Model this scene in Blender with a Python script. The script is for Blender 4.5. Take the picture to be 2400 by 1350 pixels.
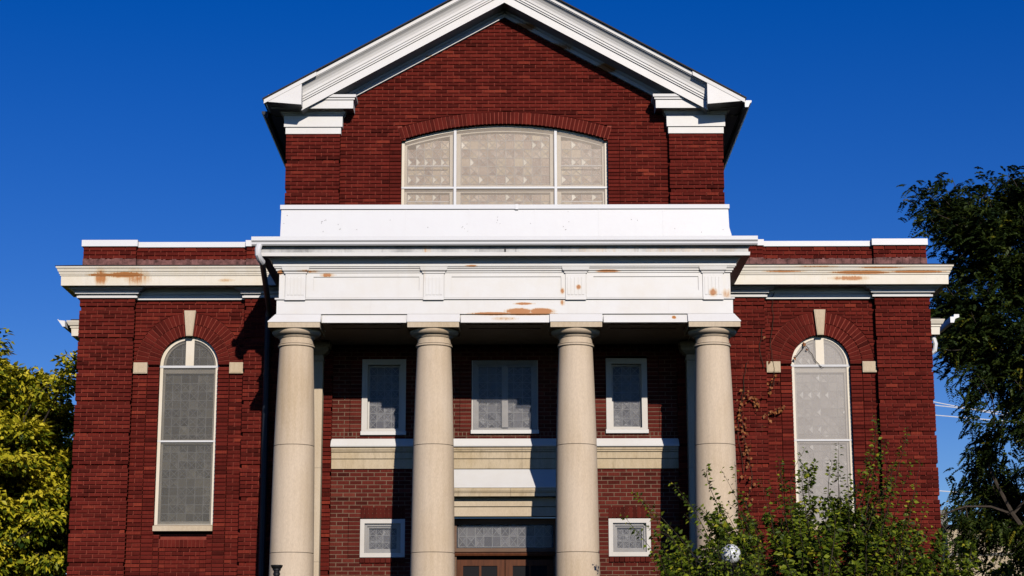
import bpy, bmesh, math, random
import numpy as np
from mathutils import Matrix, Vector

for o in list(bpy.data.objects):
    bpy.data.objects.remove(o, do_unlink=True)
R = math.radians
scene = bpy.context.scene
COL = scene.collection
random.seed(7)
RNG = np.random.default_rng(11)

# ------------------------------------------------------------------ camera
CAM_LOC = (0.13, -33.4, 1.6)
PITCH = 12.28
ROLL = -0.1
cd = bpy.data.cameras.new('camera')
cam = bpy.data.objects.new('camera', cd)
COL.objects.link(cam)
cd.sensor_width = 36.0
cd.lens = 4413.0 / 2400.0 * 36.0
cd.clip_start = 0.1
cd.clip_end = 3000
cam.matrix_world = Matrix.Translation(CAM_LOC) @ Matrix.Rotation(R(90 + PITCH), 4, 'X') @ Matrix.Rotation(R(ROLL), 4, 'Z')
scene.camera = cam
scene.render.resolution_x = 1024
scene.render.resolution_y = 576

# ------------------------------------------------------------------ sky, sun, exposure
SUN_AZ = 14.2      # degrees to the right of straight behind the camera
SUN_EL = 23.4
world = bpy.data.worlds.new('World')
scene.world = world
world.use_nodes = True
wn = world.node_tree
wn.nodes.clear()
sky = wn.nodes.new('ShaderNodeTexSky')
sky.sky_type = 'NISHITA'
sky.sun_disc = False
sky.sun_elevation = R(SUN_EL)
sky.sun_rotation = R(180 - SUN_AZ)
sky.altitude = 900
sky.air_density = 1.0
sky.dust_density = 0.0
sky.ozone_density = 4.0
hs = wn.nodes.new('ShaderNodeHueSaturation')
hs.inputs['Hue'].default_value = 0.525
hs.inputs['Saturation'].default_value = 1.36
hs.inputs['Value'].default_value = 1.38
bg = wn.nodes.new('ShaderNodeBackground')
bg.inputs['Strength'].default_value = 0.06
wo = wn.nodes.new('ShaderNodeOutputWorld')
wn.links.new(sky.outputs[0], hs.inputs['Color'])
wn.links.new(hs.outputs[0], bg.inputs['Color'])
wn.links.new(bg.outputs[0], wo.inputs['Surface'])

sd = bpy.data.lights.new('sun', 'SUN')
sd.energy = 3.85
sd.angle = R(0.5)
sd.color = (1.0, 0.93, 0.84)
sun = bpy.data.objects.new('sun', sd)
COL.objects.link(sun)
sdir = Vector((math.sin(R(SUN_AZ)) * math.cos(R(SUN_EL)), -math.cos(R(SUN_AZ)) * math.cos(R(SUN_EL)), math.sin(R(SUN_EL))))
sun.rotation_euler = sdir.to_track_quat('Z', 'Y').to_euler()
sun.location = sdir * 60

vs = scene.view_settings
vs.view_transform = 'Standard'
vs.look = 'None'
vs.exposure = 0.0
vs.gamma = 1.0
vs.use_curve_mapping = False
scene.cycles.diffuse_bounces = 0


# ------------------------------------------------------------------ pixel -> metres (on a given plane of depth Y)
def at(px, py, Y):
    f = 4413.0
    r = R(0.1)
    u, w = px - 1200, 675 - py
    u2 = u * math.cos(r) + w * math.sin(r)
    w2 = -u * math.sin(r) + w * math.cos(r)
    th = R(PITCH)
    F = math.cos(th) - w2 / f * math.sin(th)
    U = math.sin(th) + w2 / f * math.cos(th)
    t = (Y - CAM_LOC[1]) / F
    return Vector((CAM_LOC[0] + u2 / f * t, Y, CAM_LOC[2] + U * t))


# ------------------------------------------------------------------ materials
def new_mat(name):
    m = bpy.data.materials.new(name)
    m.use_nodes = True
    nt = m.node_tree
    b = nt.nodes['Principled BSDF']
    return m, nt, b


def node(nt, t, **kw):
    n = nt.nodes.new(t)
    for k, v in kw.items():
        setattr(n, k, v)
    return n


def ramp(nt, src, stops):
    r = nt.nodes.new('ShaderNodeValToRGB')
    cr = r.color_ramp
    while len(cr.elements) < len(stops):
        cr.elements.new(0.5)
    for e, (p, c) in zip(cr.elements, stops):
        e.position = p
        e.color = (*c, 1) if len(c) == 3 else c
    nt.links.new(src, r.inputs[0])
    return r.outputs[0]


def mixc(nt, fac, a, b, mode='MIX'):
    n = nt.nodes.new('ShaderNodeMix')
    n.data_type = 'RGBA'
    n.blend_type = mode
    for i, v in ((0, fac), (6, a), (7, b)):
        if isinstance(v, (int, float)):
            n.inputs[i].default_value = v
        elif isinstance(v, tuple):
            n.inputs[i].default_value = (*v, 1) if len(v) == 3 else v
        else:
            nt.links.new(v, n.inputs[i])
    return n.outputs[2]


def math_n(nt, op, a, b=None, clamp=False):
    n = nt.nodes.new('ShaderNodeMath')
    n.operation = op
    n.use_clamp = clamp
    for i, v in enumerate((a, b)):
        if v is None:
            continue
        if isinstance(v, (int, float)):
            n.inputs[i].default_value = v
        else:
            nt.links.new(v, n.inputs[i])
    return n.outputs[0]


def noise(nt, scale, detail=4, rough=0.6, stretch=(1, 1, 1), off=(0, 0, 0)):
    g = nt.nodes.new('ShaderNodeNewGeometry')
    mp = nt.nodes.new('ShaderNodeMapping')
    mp.inputs['Scale'].default_value = stretch
    mp.inputs['Location'].default_value = off
    nt.links.new(g.outputs['Position'], mp.inputs['Vector'])
    n = nt.nodes.new('ShaderNodeTexNoise')
    n.inputs['Scale'].default_value = scale
    n.inputs['Detail'].default_value = detail
    n.inputs['Roughness'].default_value = rough
    nt.links.new(mp.outputs[0], n.inputs['Vector'])
    return n.outputs['Fac']


def bump(nt, b, h, strength=0.3, dist=0.01):
    n = nt.nodes.new('ShaderNodeBump')
    n.inputs['Strength'].default_value = strength
    n.inputs['Distance'].default_value = dist
    nt.links.new(h, n.inputs['Height'])
    nt.links.new(n.outputs[0], b.inputs['Normal'])


M = {}


def brick_mat(name, dark, light, hot):
    m, nt, b = new_mat(name)
    a = node(nt, 'ShaderNodeAttribute', attribute_name='tint')
    streak = noise(nt, 14, 3, 0.6, (5, 5, 0.35))
    blot = noise(nt, 5, 4, 0.6)
    t = math_n(nt, 'ADD', math_n(nt, 'MULTIPLY', a.outputs['Fac'], 0.62), math_n(nt, 'MULTIPLY', streak, 0.48))
    t = math_n(nt, 'ADD', t, math_n(nt, 'MULTIPLY', math_n(nt, 'SUBTRACT', blot, 0.5), 0.22))
    c = ramp(nt, t, [(0.18, dark), (0.62, light), (0.95, hot)])
    # soot and lime bloom
    lime = ramp(nt, noise(nt, 1.1, 6, 0.7, off=(3, 0, 5)), [(0.66, (0, 0, 0)), (0.8, (1, 1, 1))])
    c = mixc(nt, math_n(nt, 'MULTIPLY', lime, 0.12), c, (0.22, 0.13, 0.11))
    nt.links.new(c, b.inputs['Base Color'])
    b.inputs['Roughness'].default_value = 0.9
    b.inputs['Specular IOR Level'].default_value = 0.03
    bump(nt, b, noise(nt, 60, 3, 0.7, (3, 3, 0.8)), 0.35, 0.006)
    return m


M['brick'] = brick_mat('red_brick', (0.045, 0.0072, 0.0055), (0.138, 0.0185, 0.0130), (0.28, 0.048, 0.026))
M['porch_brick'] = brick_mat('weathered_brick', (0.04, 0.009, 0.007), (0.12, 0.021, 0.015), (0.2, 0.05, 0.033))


def plain(name, col, rough=0.6, var=0.12, scale=3.0, bumps=0.0, spec=0.3, stretch=(1, 1, 1), metal=0.0):
    m, nt, b = new_mat(name)
    n = noise(nt, scale, 5, 0.65, stretch)
    lo = tuple(x * (1 - var) for x in col)
    hi = tuple(min(1, x * (1 + var * 0.6)) for x in col)
    nt.links.new(ramp(nt, n, [(0.3, lo), (0.7, hi)]), b.inputs['Base Color'])
    b.inputs['Roughness'].default_value = rough
    b.inputs['Specular IOR Level'].default_value = spec
    b.inputs['Metallic'].default_value = metal
    if bumps:
        bump(nt, b, noise(nt, 45, 4, 0.7), bumps, 0.004)
    return m


M['mortar'] = plain('red_mortar', (0.26, 0.058, 0.040), 0.95, 0.3, 6, 0, 0.02)
M['porch_mortar'] = plain('shade_darkened_mortar', (0.20, 0.125, 0.085), 0.95, 0.3, 6, 0, 0.02)  # mortar darkened: porch shade put into its colour


def painted(name, base, dirt, spots=(), streaks=0.25, seed=0.0, rough=0.45):
    """Old white paint on metal or wood; spots = (x, z, rx, rz, amount): rust patches where the paint has failed."""
    m, nt, b = new_mat(name)
    n1 = noise(nt, 1.7, 6, 0.65, (1, 1, 1), (seed, 0, 0))
    c = mixc(nt, ramp(nt, n1, [(0.42, (0, 0, 0)), (0.75, (1, 1, 1))]), base, tuple(x * y for x, y in zip(base, dirt)))
    st = ramp(nt, noise(nt, 6, 4, 0.7, (2.2, 2.2, 0.16), (seed, 2, 0)), [(0.55, (0, 0, 0)), (0.75, (1, 1, 1))])
    c = mixc(nt, math_n(nt, 'MULTIPLY', st, streaks), c, tuple(x * y * 0.72 for x, y in zip(base, dirt)))
    if spots:
        g = node(nt, 'ShaderNodeNewGeometry')
        sp = node(nt, 'ShaderNodeSeparateXYZ')
        nt.links.new(g.outputs['Position'], sp.inputs[0])
        tot = None
        for (x, z, rx, rz, am) in spots:
            dx = math_n(nt, 'DIVIDE', math_n(nt, 'SUBTRACT', sp.outputs[0], x), rx)
            dz = math_n(nt, 'DIVIDE', math_n(nt, 'SUBTRACT', sp.outputs[2], z), rz)
            d = math_n(nt, 'ADD', math_n(nt, 'MULTIPLY', dx, dx), math_n(nt, 'MULTIPLY', dz, dz))
            k = math_n(nt, 'MULTIPLY', math_n(nt, 'SUBTRACT', 1.0, d, True), am)
            tot = k if tot is None else math_n(nt, 'MAXIMUM', tot, k)
        rn = noise(nt, 9, 6, 0.75, (1, 1, 0.55), (seed, 4, 0))
        drip = noise(nt, 10, 3, 0.6, (3, 3, 0.12), (seed, 9, 0))
        mask = math_n(nt, 'ADD', math_n(nt, 'MULTIPLY', tot, 0.95), math_n(nt, 'SUBTRACT', math_n(nt, 'MAXIMUM', rn, drip), 0.56))
        mask = math_n(nt, 'MULTIPLY', mask, math_n(nt, 'GREATER_THAN', tot, 0.01))
        halo = ramp(nt, mask, [(0.08, (0, 0, 0)), (0.5, (1, 1, 1))])
        core = ramp(nt, mask, [(0.42, (0, 0, 0)), (0.58, (1, 1, 1))])
        c = mixc(nt, math_n(nt, 'MULTIPLY', halo, 0.65), c, (0.62, 0.38, 0.15))
        c = mixc(nt, math_n(nt, 'MULTIPLY', core, 0.9), c, (0.45, 0.15, 0.025))
    nt.links.new(c, b.inputs['Base Color'])
    b.inputs['Roughness'].default_value = rough
    b.inputs['Specular IOR Level'].default_value = 0.3
    bump(nt, b, noise(nt, 3, 5, 0.6), 0.12, 0.02)
    return m


WHITE = (0.775, 0.755, 0.725)
CREAM = (0.82, 0.755, 0.64)
M['white'] = painted('white_paint', WHITE, (0.95, 0.93, 0.9), (), 0.1)
M['white_metal'] = painted('white_sheet_metal', (0.79, 0.785, 0.785), (0.98, 0.97, 0.97), (), 0.05, 3.0, 0.4)
M['entab'] = painted('rusting_white_paint', WHITE, (0.96, 0.93, 0.88), (
    (0.25, 7.95, 0.30, 0.07, 1.1), (0.62, 7.95, 0.28, 0.07, 1.1), (-0.2, 7.91, 0.5, 0.035, 1.0), (0.4, 7.905, 0.6, 0.03, 1.0),
    (0.33, 8.08, 0.22, 0.03, 0.9), (0.98, 8.1, 0.06, 0.07, 0.6), (0.98, 8.3, 0.05, 0.07, 0.7),
    (1.75, 8.64, 0.25, 0.03, 1.0), (-2.98, 8.58, 0.16, 0.05, 0.7), (-3.3, 8.64, 0.25, 0.03, 0.6), (-0.55, 8.72, 0.14, 0.025, 0.8),
    (3.52, 8.27, 0.09, 0.10, 0.75), (3.75, 8.25, 0.12, 0.12, 0.55), (2.85, 7.84, 0.05, 0.04, 0.9), (-1.35, 8.5, .03, .3, .3), (0.0, 7.82, .3, .05, .5),
    (1.25, 8.36, 0.06, 0.06, 0.8), (-3.78, 8.63, 0.07, 0.05, 0.9)), 0.12, 1.0)
M['wing_cornice'] = painted('stained_cream_paint', CREAM, (0.93, 0.88, 0.78), (
    (-7.25, 8.98, 0.16, 0.2, 0.75), (-6.8, 9.03, 0.5, 0.07, 0.9), (-6.6, 8.98, 0.3, 0.2, 0.6), (-7.2, 9.03, 0.4, 0.035, 0.9), (-5.0, 8.93, 0.2, 0.04, 0.5),
    (6.4, 9.05, 0.7, 0.04, 1.1), (7.4, 9.06, 0.7, 0.03, 1.0), (5.0, 9.07, 0.5, 0.025, 0.8), (6.2, 8.95, 0.45, 0.06, 0.75), (6.75, 9.13, 0.6, 0.02, 0.8), (5.6, 9.15, 0.5, 0.02, 0.6)), 0.3, 2.0)
M['grey_white'] = painted('grimy_white_paint', (0.70, 0.69, 0.67), (0.75, 0.74, 0.72), (), 0.45, 5.0)
M['porch_frame'] = painted('shade_toned_cream_paint', (0.66, 0.62, 0.57), (0.92, 0.9, 0.86), (), 0.2, 9.0)  # cream paint toned down to carry the porch shade in its colour
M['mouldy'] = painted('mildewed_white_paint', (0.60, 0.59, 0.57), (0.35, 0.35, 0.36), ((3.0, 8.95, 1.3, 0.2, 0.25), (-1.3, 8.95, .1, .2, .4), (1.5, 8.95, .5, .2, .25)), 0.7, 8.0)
M['rake'] = painted('rake_white_paint', WHITE, (0.94, 0.92, 0.89), (
    (0.35, 13.75, 0.4, 0.12, 0.8), (1.0, 13.35, 0.4, 0.12, 0.7), (1.9, 12.95, 0.3, 0.14, 0.9), (-1.4, 13.18, 0.1, 0.03, 0.7)), 0.15, 6.0)
M['window_cream'] = painted('cream_window_paint', (0.78, 0.70, 0.57), (0.94, 0.9, 0.82), (), 0.2, 7.0)
M['aluminium'] = plain('white_aluminium', (0.74, 0.73, 0.72), 0.35, 0.05, 4)


def stone_mat(name, base, dark, streak=0.0):
    m, nt, b = new_mat(name)
    n1 = noise(nt, 0.9, 5, 0.6, (1, 1, 0.45))
    wv = node(nt, 'ShaderNodeTexWave', wave_type='RINGS', rings_direction='Z')
    g = node(nt, 'ShaderNodeNewGeometry')
    mp = node(nt, 'ShaderNodeMapping')
    mp.inputs['Scale'].default_value = (1.0, 1.0, 0.32)
    mp.inputs['Location'].default_value = (0.35, 2.2, 0)
    nt.links.new(g.outputs['Position'], mp.inputs['Vector'])
    nt.links.new(mp.outputs[0], wv.inputs['Vector'])
    wv.inputs['Scale'].default_value = 3.2
    wv.inputs['Distortion'].default_value = 6.0
    wv.inputs['Detail'].default_value = 2.5
    wv.inputs['Detail Scale'].default_value = 0.8
    c = ramp(nt, n1, [(0.32, dark), (0.6, base), (0.8, tuple(min(1, x * 1.06) for x in base))])
    c = mixc(nt, math_n(nt, 'MULTIPLY', wv.outputs['Fac'], 0.16), c, tuple(min(1, x * 1.2) for x in base))
    fine = ramp(nt, noise(nt, 70, 3, 0.7, (1, 1, 0.3)), [(0.3, (0.86, 0.85, 0.84)), (0.7, (1.04, 1.04, 1.04))])
    c = mixc(nt, 1.0, c, fine, 'MULTIPLY')
    if streak:
        st = ramp(nt, noise(nt, 3.5, 6, 0.8, (2.6, 2.6, 0.5)), [(0.5, (0, 0, 0)), (0.7, (1, 1, 1))])
        c = mixc(nt, math_n(nt, 'MULTIPLY', st, streak), c, (0.17, 0.125, 0.06))
    nt.links.new(c, b.inputs['Base Color'])
    b.inputs['Roughness'].default_value = 0.85
    b.inputs['Specular IOR Level'].default_value = 0.15
    bump(nt, b, noise(nt, 50, 4, 0.7), 0.15, 0.004)
    return m


M['column'] = stone_mat('buff_limestone', (0.67, 0.54, 0.395), (0.56, 0.425, 0.275))
M['stone'] = stone_mat('cream_limestone', (0.62, 0.51, 0.37), (0.54, 0.42, 0.27))
M['stained_stone'] = stone_mat('weathered_limestone', (0.60, 0.49, 0.34), (0.5, 0.37, 0.2), 0.4)
M['parge'] = plain('flaking_parge', (0.2, 0.09, 0.08), 0.9, 0.75, 9, 0.8)
M['roof'] = plain('dark_roofing', (0.035, 0.033, 0.033), 0.8, 0.3, 5)
M['black_metal'] = plain('black_cast_iron', (0.008, 0.008, 0.009), 0.5, 0.2, 6, 0, 0.3)
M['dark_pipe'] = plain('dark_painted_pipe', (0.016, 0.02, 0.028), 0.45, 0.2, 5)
M['shaded_pipe'] = plain('shade_toned_pipe', (0.13, 0.11, 0.09), 0.5, 0.2, 5)  # cornice shade on the sloping pipe, put into its colour
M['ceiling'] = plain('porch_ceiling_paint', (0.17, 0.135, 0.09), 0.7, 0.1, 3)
M['dark_inside'] = plain('dark_interior', (0.01, 0.01, 0.012), 0.9, 0.1, 2)
M['wood'] = plain('varnished_oak', (0.11, 0.034, 0.012), 0.5, 0.35, 7, 0.1, 0.15, (3, 3, 0.25))
M['pale_wood'] = plain('weathered_oak', (0.17, 0.095, 0.055), 0.6, 0.3, 7, 0.1, 0.3, (0.3, 3, 3))
M['concrete'] = plain('concrete', (0.21, 0.2, 0.18), 0.85, 0.15, 3, 0.3)
M['dark_concrete'] = plain('grey_floor_paint', (0.11, 0.105, 0.10), 0.8, 0.15, 3, 0.3)
M['grass'] = plain('lawn', (0.03, 0.052, 0.014), 0.9, 0.4, 2.5)
M['asphalt'] = plain('asphalt', (0.05, 0.05, 0.052), 0.85, 0.2, 6, 0.3)
M['wire'] = plain('aluminium_wire', (0.75, 0.75, 0.75), 0.5, 0.05, 3)
M['lead'] = plain('lead_came', (0.40, 0.39, 0.37), 0.5, 0.2, 10)
M['nail'] = plain('rusty_nail', (0.06, 0.035, 0.025), 0.7, 0.2, 10)


def side_brick_mat(name, c1, c2, mo, scale=1.0):
    m, nt, b = new_mat(name)
    g = node(nt, 'ShaderNodeNewGeometry')
    sp = node(nt, 'ShaderNodeSeparateXYZ')
    nt.links.new(g.outputs['Position'], sp.inputs[0])
    cb = node(nt, 'ShaderNodeCombineXYZ')
    nt.links.new(math_n(nt, 'ADD', sp.outputs[0], sp.outputs[1]), cb.inputs[0])
    nt.links.new(sp.outputs[2], cb.inputs[1])
    bt = node(nt, 'ShaderNodeTexBrick')
    bt.inputs['Scale'].default_value = 1
    bt.inputs['Brick Width'].default_value = 0.2165 * scale
    bt.inputs['Row Height'].default_value = 0.0716 * scale
    bt.inputs['Mortar Size'].default_value = 0.0055 * scale
    bt.inputs['Color1'].default_value = (*c1, 1)
    bt.inputs['Color2'].default_value = (*c2, 1)
    bt.inputs['Mortar'].default_value = (*mo, 1)
    nt.links.new(cb.outputs[0], bt.inputs['Vector'])
    nt.links.new(bt.outputs['Color'], b.inputs['Base Color'])
    b.inputs['Roughness'].default_value = 0.9
    bump(nt, b, bt.outputs['Fac'], -0.6, 0.012)
    return m


M['side_brick'] = side_brick_mat('side_wall_brick', (0.07, 0.011, 0.008), (0.14, 0.02, 0.013), (0.12, 0.04, 0.03))
M['tan_brick'] = side_brick_mat('tan_brick', (0.42, 0.33, 0.2), (0.5, 0.4, 0.26), (0.42, 0.36, 0.26))


def cover_mat(name, col, fac, rough=0.35):
    """clouded acrylic storm panel: part of the light passes, the rest is scattered"""
    m = bpy.data.materials.new(name)
    m.use_nodes = True
    nt = m.node_tree
    nt.nodes.clear()
    out = node(nt, 'ShaderNodeOutputMaterial')
    tr = node(nt, 'ShaderNodeBsdfTransparent')
    p = node(nt, 'ShaderNodeBsdfPrincipled')
    n = noise(nt, 1.6, 4, 0.6)
    nt.links.new(ramp(nt, n, [(0.3, tuple(x * 0.95 for x in col)), (0.7, col)]), p.inputs['Base Color'])
    p.inputs['Roughness'].default_value = rough
    p.inputs['Specular IOR Level'].default_value = 0.5
    mx = node(nt, 'ShaderNodeMixShader')
    f = math_n(nt, 'ADD', math_n(nt, 'MULTIPLY', math_n(nt, 'SUBTRACT', noise(nt, 2.3, 4, 0.6, (1, 1, 1), (7, 0, 0)), 0.5), 0.2), fac, True)
    nt.links.new(f, mx.inputs[0])
    nt.links.new(tr.outputs[0], mx.inputs[1])
    nt.links.new(p.outputs[0], mx.inputs[2])
    nt.links.new(mx.outputs[0], out.inputs[0])
    return m


M['cover_gable'] = cover_mat('clouded_panel_warm', (0.68, 0.55, 0.42), 0.24)
M['cover_grey'] = cover_mat('clouded_panel_grey', (0.165, 0.15, 0.122), 0.36, 0.22)
M['cover_pale'] = cover_mat('clouded_panel_pale', (0.50, 0.445, 0.395), 0.36)
M['cover_porch'] = cover_mat('clouded_panel_porch', (0.24, 0.24, 0.26), 0.20, 0.12)


def leaded_mat(name, stops):
    m, nt, b = new_mat(name)
    a = node(nt, 'ShaderNodeAttribute', attribute_name='tint')
    c = ramp(nt, a.outputs['Fac'], stops)
    nt.links.new(c, b.inputs['Base Color'])
    b.inputs['Roughness'].default_value = 0.3
    bump(nt, b, noise(nt, 60, 3, 0.6), 0.6, 0.006)
    return m


M['leaded_warm'] = leaded_mat('glass_glints_warm', [(0.0, (0.16, 0.075, 0.05)), (0.45, (0.36, 0.23, 0.14)), (0.8, (0.5, 0.38, 0.22)), (0.88, (0.92, 0.84, 0.66)), (1.0, (0.96, 0.9, 0.75))])  # warm glass tones; the palest stops are painted sun glints
M['leaded_grey'] = leaded_mat('opal_glass_grey', [(0.0, (0.02, 0.015, 0.010)), (0.5, (0.115, 0.098, 0.068)), (0.85, (0.30, 0.265, 0.19)), (1.0, (0.36, 0.34, 0.27))])
M['leaded_porch'] = leaded_mat('opal_glass_porch', [(0.0, (0.05, 0.04, 0.04)), (0.5, (0.13, 0.12, 0.12)), (1.0, (0.24, 0.22, 0.21))])  # glass tones kept darker, with the shade of the porch painted in
M['leaded_pale'] = leaded_mat('glass_glints_pale', [(0.0, (0.22, 0.19, 0.17)), (0.85, (0.4, 0.36, 0.32)), (0.9, (0.95, 0.92, 0.85)), (1.0, (0.95, 0.92, 0.85))])  # pale glass tones; top stops hold sun glints as colour


def leaf_mat(name, stops, trans=0.35, gloss=0.25):
    m = bpy.data.materials.new(name)
    m.use_nodes = True
    nt = m.node_tree
    nt.nodes.clear()
    out = node(nt, 'ShaderNodeOutputMaterial')
    a = node(nt, 'ShaderNodeAttribute', attribute_name='tint')
    c = ramp(nt, a.outputs['Fac'], stops)
    p = node(nt, 'ShaderNodeBsdfPrincipled')
    nt.links.new(c, p.inputs['Base Color'])
    p.inputs['Roughness'].default_value = 0.45
    p.inputs['Specular IOR Level'].default_value = gloss
    t = node(nt, 'ShaderNodeBsdfTranslucent')
    nt.links.new(mixc(nt, 1.0, c, (1.3, 1.3, 0.6), 'MULTIPLY'), t.inputs['Color'])
    mx = node(nt, 'ShaderNodeMixShader')
    mx.inputs[0].default_value = trans
    nt.links.new(p.outputs[0], mx.inputs[1])
    nt.links.new(t.outputs[0], mx.inputs[2])
    nt.links.new(mx.outputs[0], out.inputs[0])
    return m


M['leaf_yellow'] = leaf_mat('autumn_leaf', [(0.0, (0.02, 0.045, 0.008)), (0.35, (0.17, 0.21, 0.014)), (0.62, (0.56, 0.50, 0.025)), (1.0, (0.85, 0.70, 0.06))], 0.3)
M['leaf_dark'] = leaf_mat('locust_leaf', [(0.0, (0.012, 0.024, 0.007)), (0.6, (0.036, 0.056, 0.012)), (0.92, (0.085, 0.11, 0.015)), (1.0, (0.2, 0.17, 0.014))], 0.2, 0.15)
M['leaf_shrub'] = leaf_mat('shrub_leaf', [(0.0, (0.014, 0.028, 0.004)), (0.45, (0.085, 0.125, 0.010)), (0.85, (0.25, 0.29, 0.018)), (1.0, (0.34, 0.31, 0.02))], 0.25, 0.15)
M['leaf_bush'] = leaf_mat('yellow_bush_leaf', [(0.0, (0.03, 0.06, 0.008)), (0.6, (0.16, 0.18, 0.015)), (1.0, (0.34, 0.3, 0.02))], 0.3)
M['leaf_orange'] = leaf_mat('orange_leaf', [(0.0, (0.2, 0.08, 0.01)), (1.0, (0.45, 0.24, 0.02))], 0.3)
M['leaf_dead'] = leaf_mat('withered_leaf', [(0.0, (0.14, 0.04, 0.015)), (1.0, (0.38, 0.15, 0.05))], 0.2, 0.1)
M['bark'] = plain('bark', (0.06, 0.046, 0.035), 0.9, 0.4, 8, 0.5)
M['twig'] = plain('twig', (0.035, 0.026, 0.014), 0.8, 0.3, 8)


# ------------------------------------------------------------------ mesh helpers
class MB:
    def __init__(self, flip=False):
        self.v, self.f, self.t, self.flip = [], [], [], flip

    def add(self, vs_, fs_, tint=0.0):
        n = len(self.v)
        if self.flip:
            self.v += [(-a, b, c) for a, b, c in vs_]
            self.f += [tuple(n + i for i in reversed(q)) for q in fs_]
        else:
            self.v += [tuple(p) for p in vs_]
            self.f += [tuple(n + i for i in q) for q in fs_]
        self.t += [tint] * len(fs_)

    def box(self, x0, x1, y0, y1, z0, z1, tint=0.0):
        self.add([(x0, y0, z0), (x1, y0, z0), (x1, y1, z0), (x0, y1, z0), (x0, y0, z1), (x1, y0, z1), (x1, y1, z1), (x0, y1, z1)],
                 [(0, 3, 2, 1), (4, 5, 6, 7), (0, 1, 5, 4), (1, 2, 6, 5), (2, 3, 7, 6), (3, 0, 4, 7)], tint)

    def hexa(self, q0, q1, tint=0.0):
        """front quad q0 (ccw seen from the camera side), back quad q1"""
        self.add(list(q0) + list(q1), [(0, 1, 2, 3), (7, 6, 5, 4), (0, 4, 5, 1), (1, 5, 6, 2), (2, 6, 7, 3), (3, 7, 4, 0)], tint)

    def ext(self, x0, x1, prof, tint=0.0):
        """closed profile [(y,z)] extruded along x"""
        n = len(prof)
        vs_ = [(x0, y, z) for y, z in prof] + [(x1, y, z) for y, z in prof]
        fs_ = [(i, (i + 1) % n, n + (i + 1) % n, n + i) for i in range(n)]
        fs_ += [tuple(reversed(range(n))), tuple(range(n, 2 * n))]
        self.add(vs_, fs_, tint)

    def exty(self, y0, y1, prof, tint=0.0):
        """closed outline [(x,z)] extruded along y"""
        n = len(prof)
        vs_ = [(x, y0, z) for x, z in prof] + [(x, y1, z) for x, z in prof]
        fs_ = [(i, n + i, n + (i + 1) % n, (i + 1) % n) for i in range(n)]
        fs_ += [tuple(range(n)), tuple(reversed(range(n, 2 * n)))]
        self.add(vs_, fs_, tint)

    def wrap(self, x0, x1, yf, yb, prof, inner=-0.05, tint=0.0):
        """moulding profile [(offset,z)] carried round three sides of a block with mitred corners"""
        pr = list(prof) + [(inner, prof[-1][1]), (inner, prof[0][1])]
        n = len(pr)
        vs_ = []
        for o, z in pr:
            vs_ += [(x0 - o, yb, z), (x0 - o, yf - o, z), (x1 + o, yf - o, z), (x1 + o, yb, z)]
        fs_ = []
        for i in range(n):
            j = (i + 1) % n
            for k in range(3):
                fs_.append((4 * i + k, 4 * i + k + 1, 4 * j + k + 1, 4 * j + k))
        fs_.append(tuple(4 * i for i in range(n)))
        fs_.append(tuple(4 * i + 3 for i in reversed(range(n))))
        self.add(vs_, fs_, tint)

    def lathe(self, cx, cy, prof, n=48, tint=0.0):
        vs_ = []
        for r, z in prof:
            for k in range(n):
                a = 2 * math.pi * k / n
                vs_.append((cx + r * math.cos(a), cy + r * math.sin(a), z))
        fs_ = []
        for i in range(len(prof) - 1):
            for k in range(n):
                k2 = (k + 1) % n
                fs_.append((i * n + k, i * n + k2, (i + 1) * n + k2, (i + 1) * n + k))
        fs_.append(tuple(reversed(range(n))))
        fs_.append(tuple((len(prof) - 1) * n + k for k in range(n)))
        self.add(vs_, fs_, tint)

    def tube(self, pts, rad, n=6, tint=0.0):
        pts = [Vector(p) for p in pts]
        if isinstance(rad, (int, float)):
            rad = [rad] * len(pts)
        vs_, fs_ = [], []
        for i, p in enumerate(pts):
            d = (pts[min(i + 1, len(pts) - 1)] - pts[max(i - 1, 0)]).normalized()
            u = d.cross(Vector((0.3, 0.9, 0.2)))
            if u.length < 1e-4:
                u = d.cross(Vector((1, 0, 0)))
            u.normalize()
            w = d.cross(u)
            for k in range(n):
                a = 2 * math.pi * k / n
                vs_.append(tuple(p + (u * math.cos(a) + w * math.sin(a)) * rad[i]))
        for i in range(len(pts) - 1):
            for k in range(n):
                k2 = (k + 1) % n
                fs_.append((i * n + k, i * n + k2, (i + 1) * n + k2, (i + 1) * n + k))
        fs_.append(tuple(reversed(range(n))))
        fs_.append(tuple((len(pts) - 1) * n + k for k in range(n)))
        self.add(vs_, fs_, tint)

    def build(self, name, mat, parent=None, smooth=False, org=None, tinted=False, fix=True):
        me = bpy.data.meshes.new(name)
        o0 = Vector(org) if org is not None else Vector((0, 0, 0))
        me.from_pydata([tuple(Vector(p) - o0) for p in self.v] if org is not None else self.v, [], self.f)
        if tinted:
            at_ = me.attributes.new('tint', 'FLOAT', 'FACE')
            at_.data.foreach_set('value', np.array(self.t, dtype=np.float32))
        if fix:
            bm = bmesh.new()
            bm.from_mesh(me)
            bmesh.ops.recalc_face_normals(bm, faces=bm.faces)
            bm.to_mesh(me)
            bm.free()
        me.materials.append(M[mat] if isinstance(mat, str) else mat)
        if smooth:
            me.polygons.foreach_set('use_smooth', [True] * len(me.polygons))
        ob = bpy.data.objects.new(name, me)
        COL.objects.link(ob)
        if org is not None:
            ob.location = o0
        if parent is not None:
            ob.parent = parent
            if parent.location.length > 0:
                ob.location = o0 - parent.location if org is not None else -parent.location
        if smooth:
            try:
                me.set_sharp_from_angle(angle=R(32))
            except Exception:
                pass
        return ob


def tag(o, label=None, cat=None, group=None, kind=None):
    for k, v in (('label', label), ('category', cat), ('group', group), ('kind', kind)):
        if v:
            o[k] = v
    return o


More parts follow.
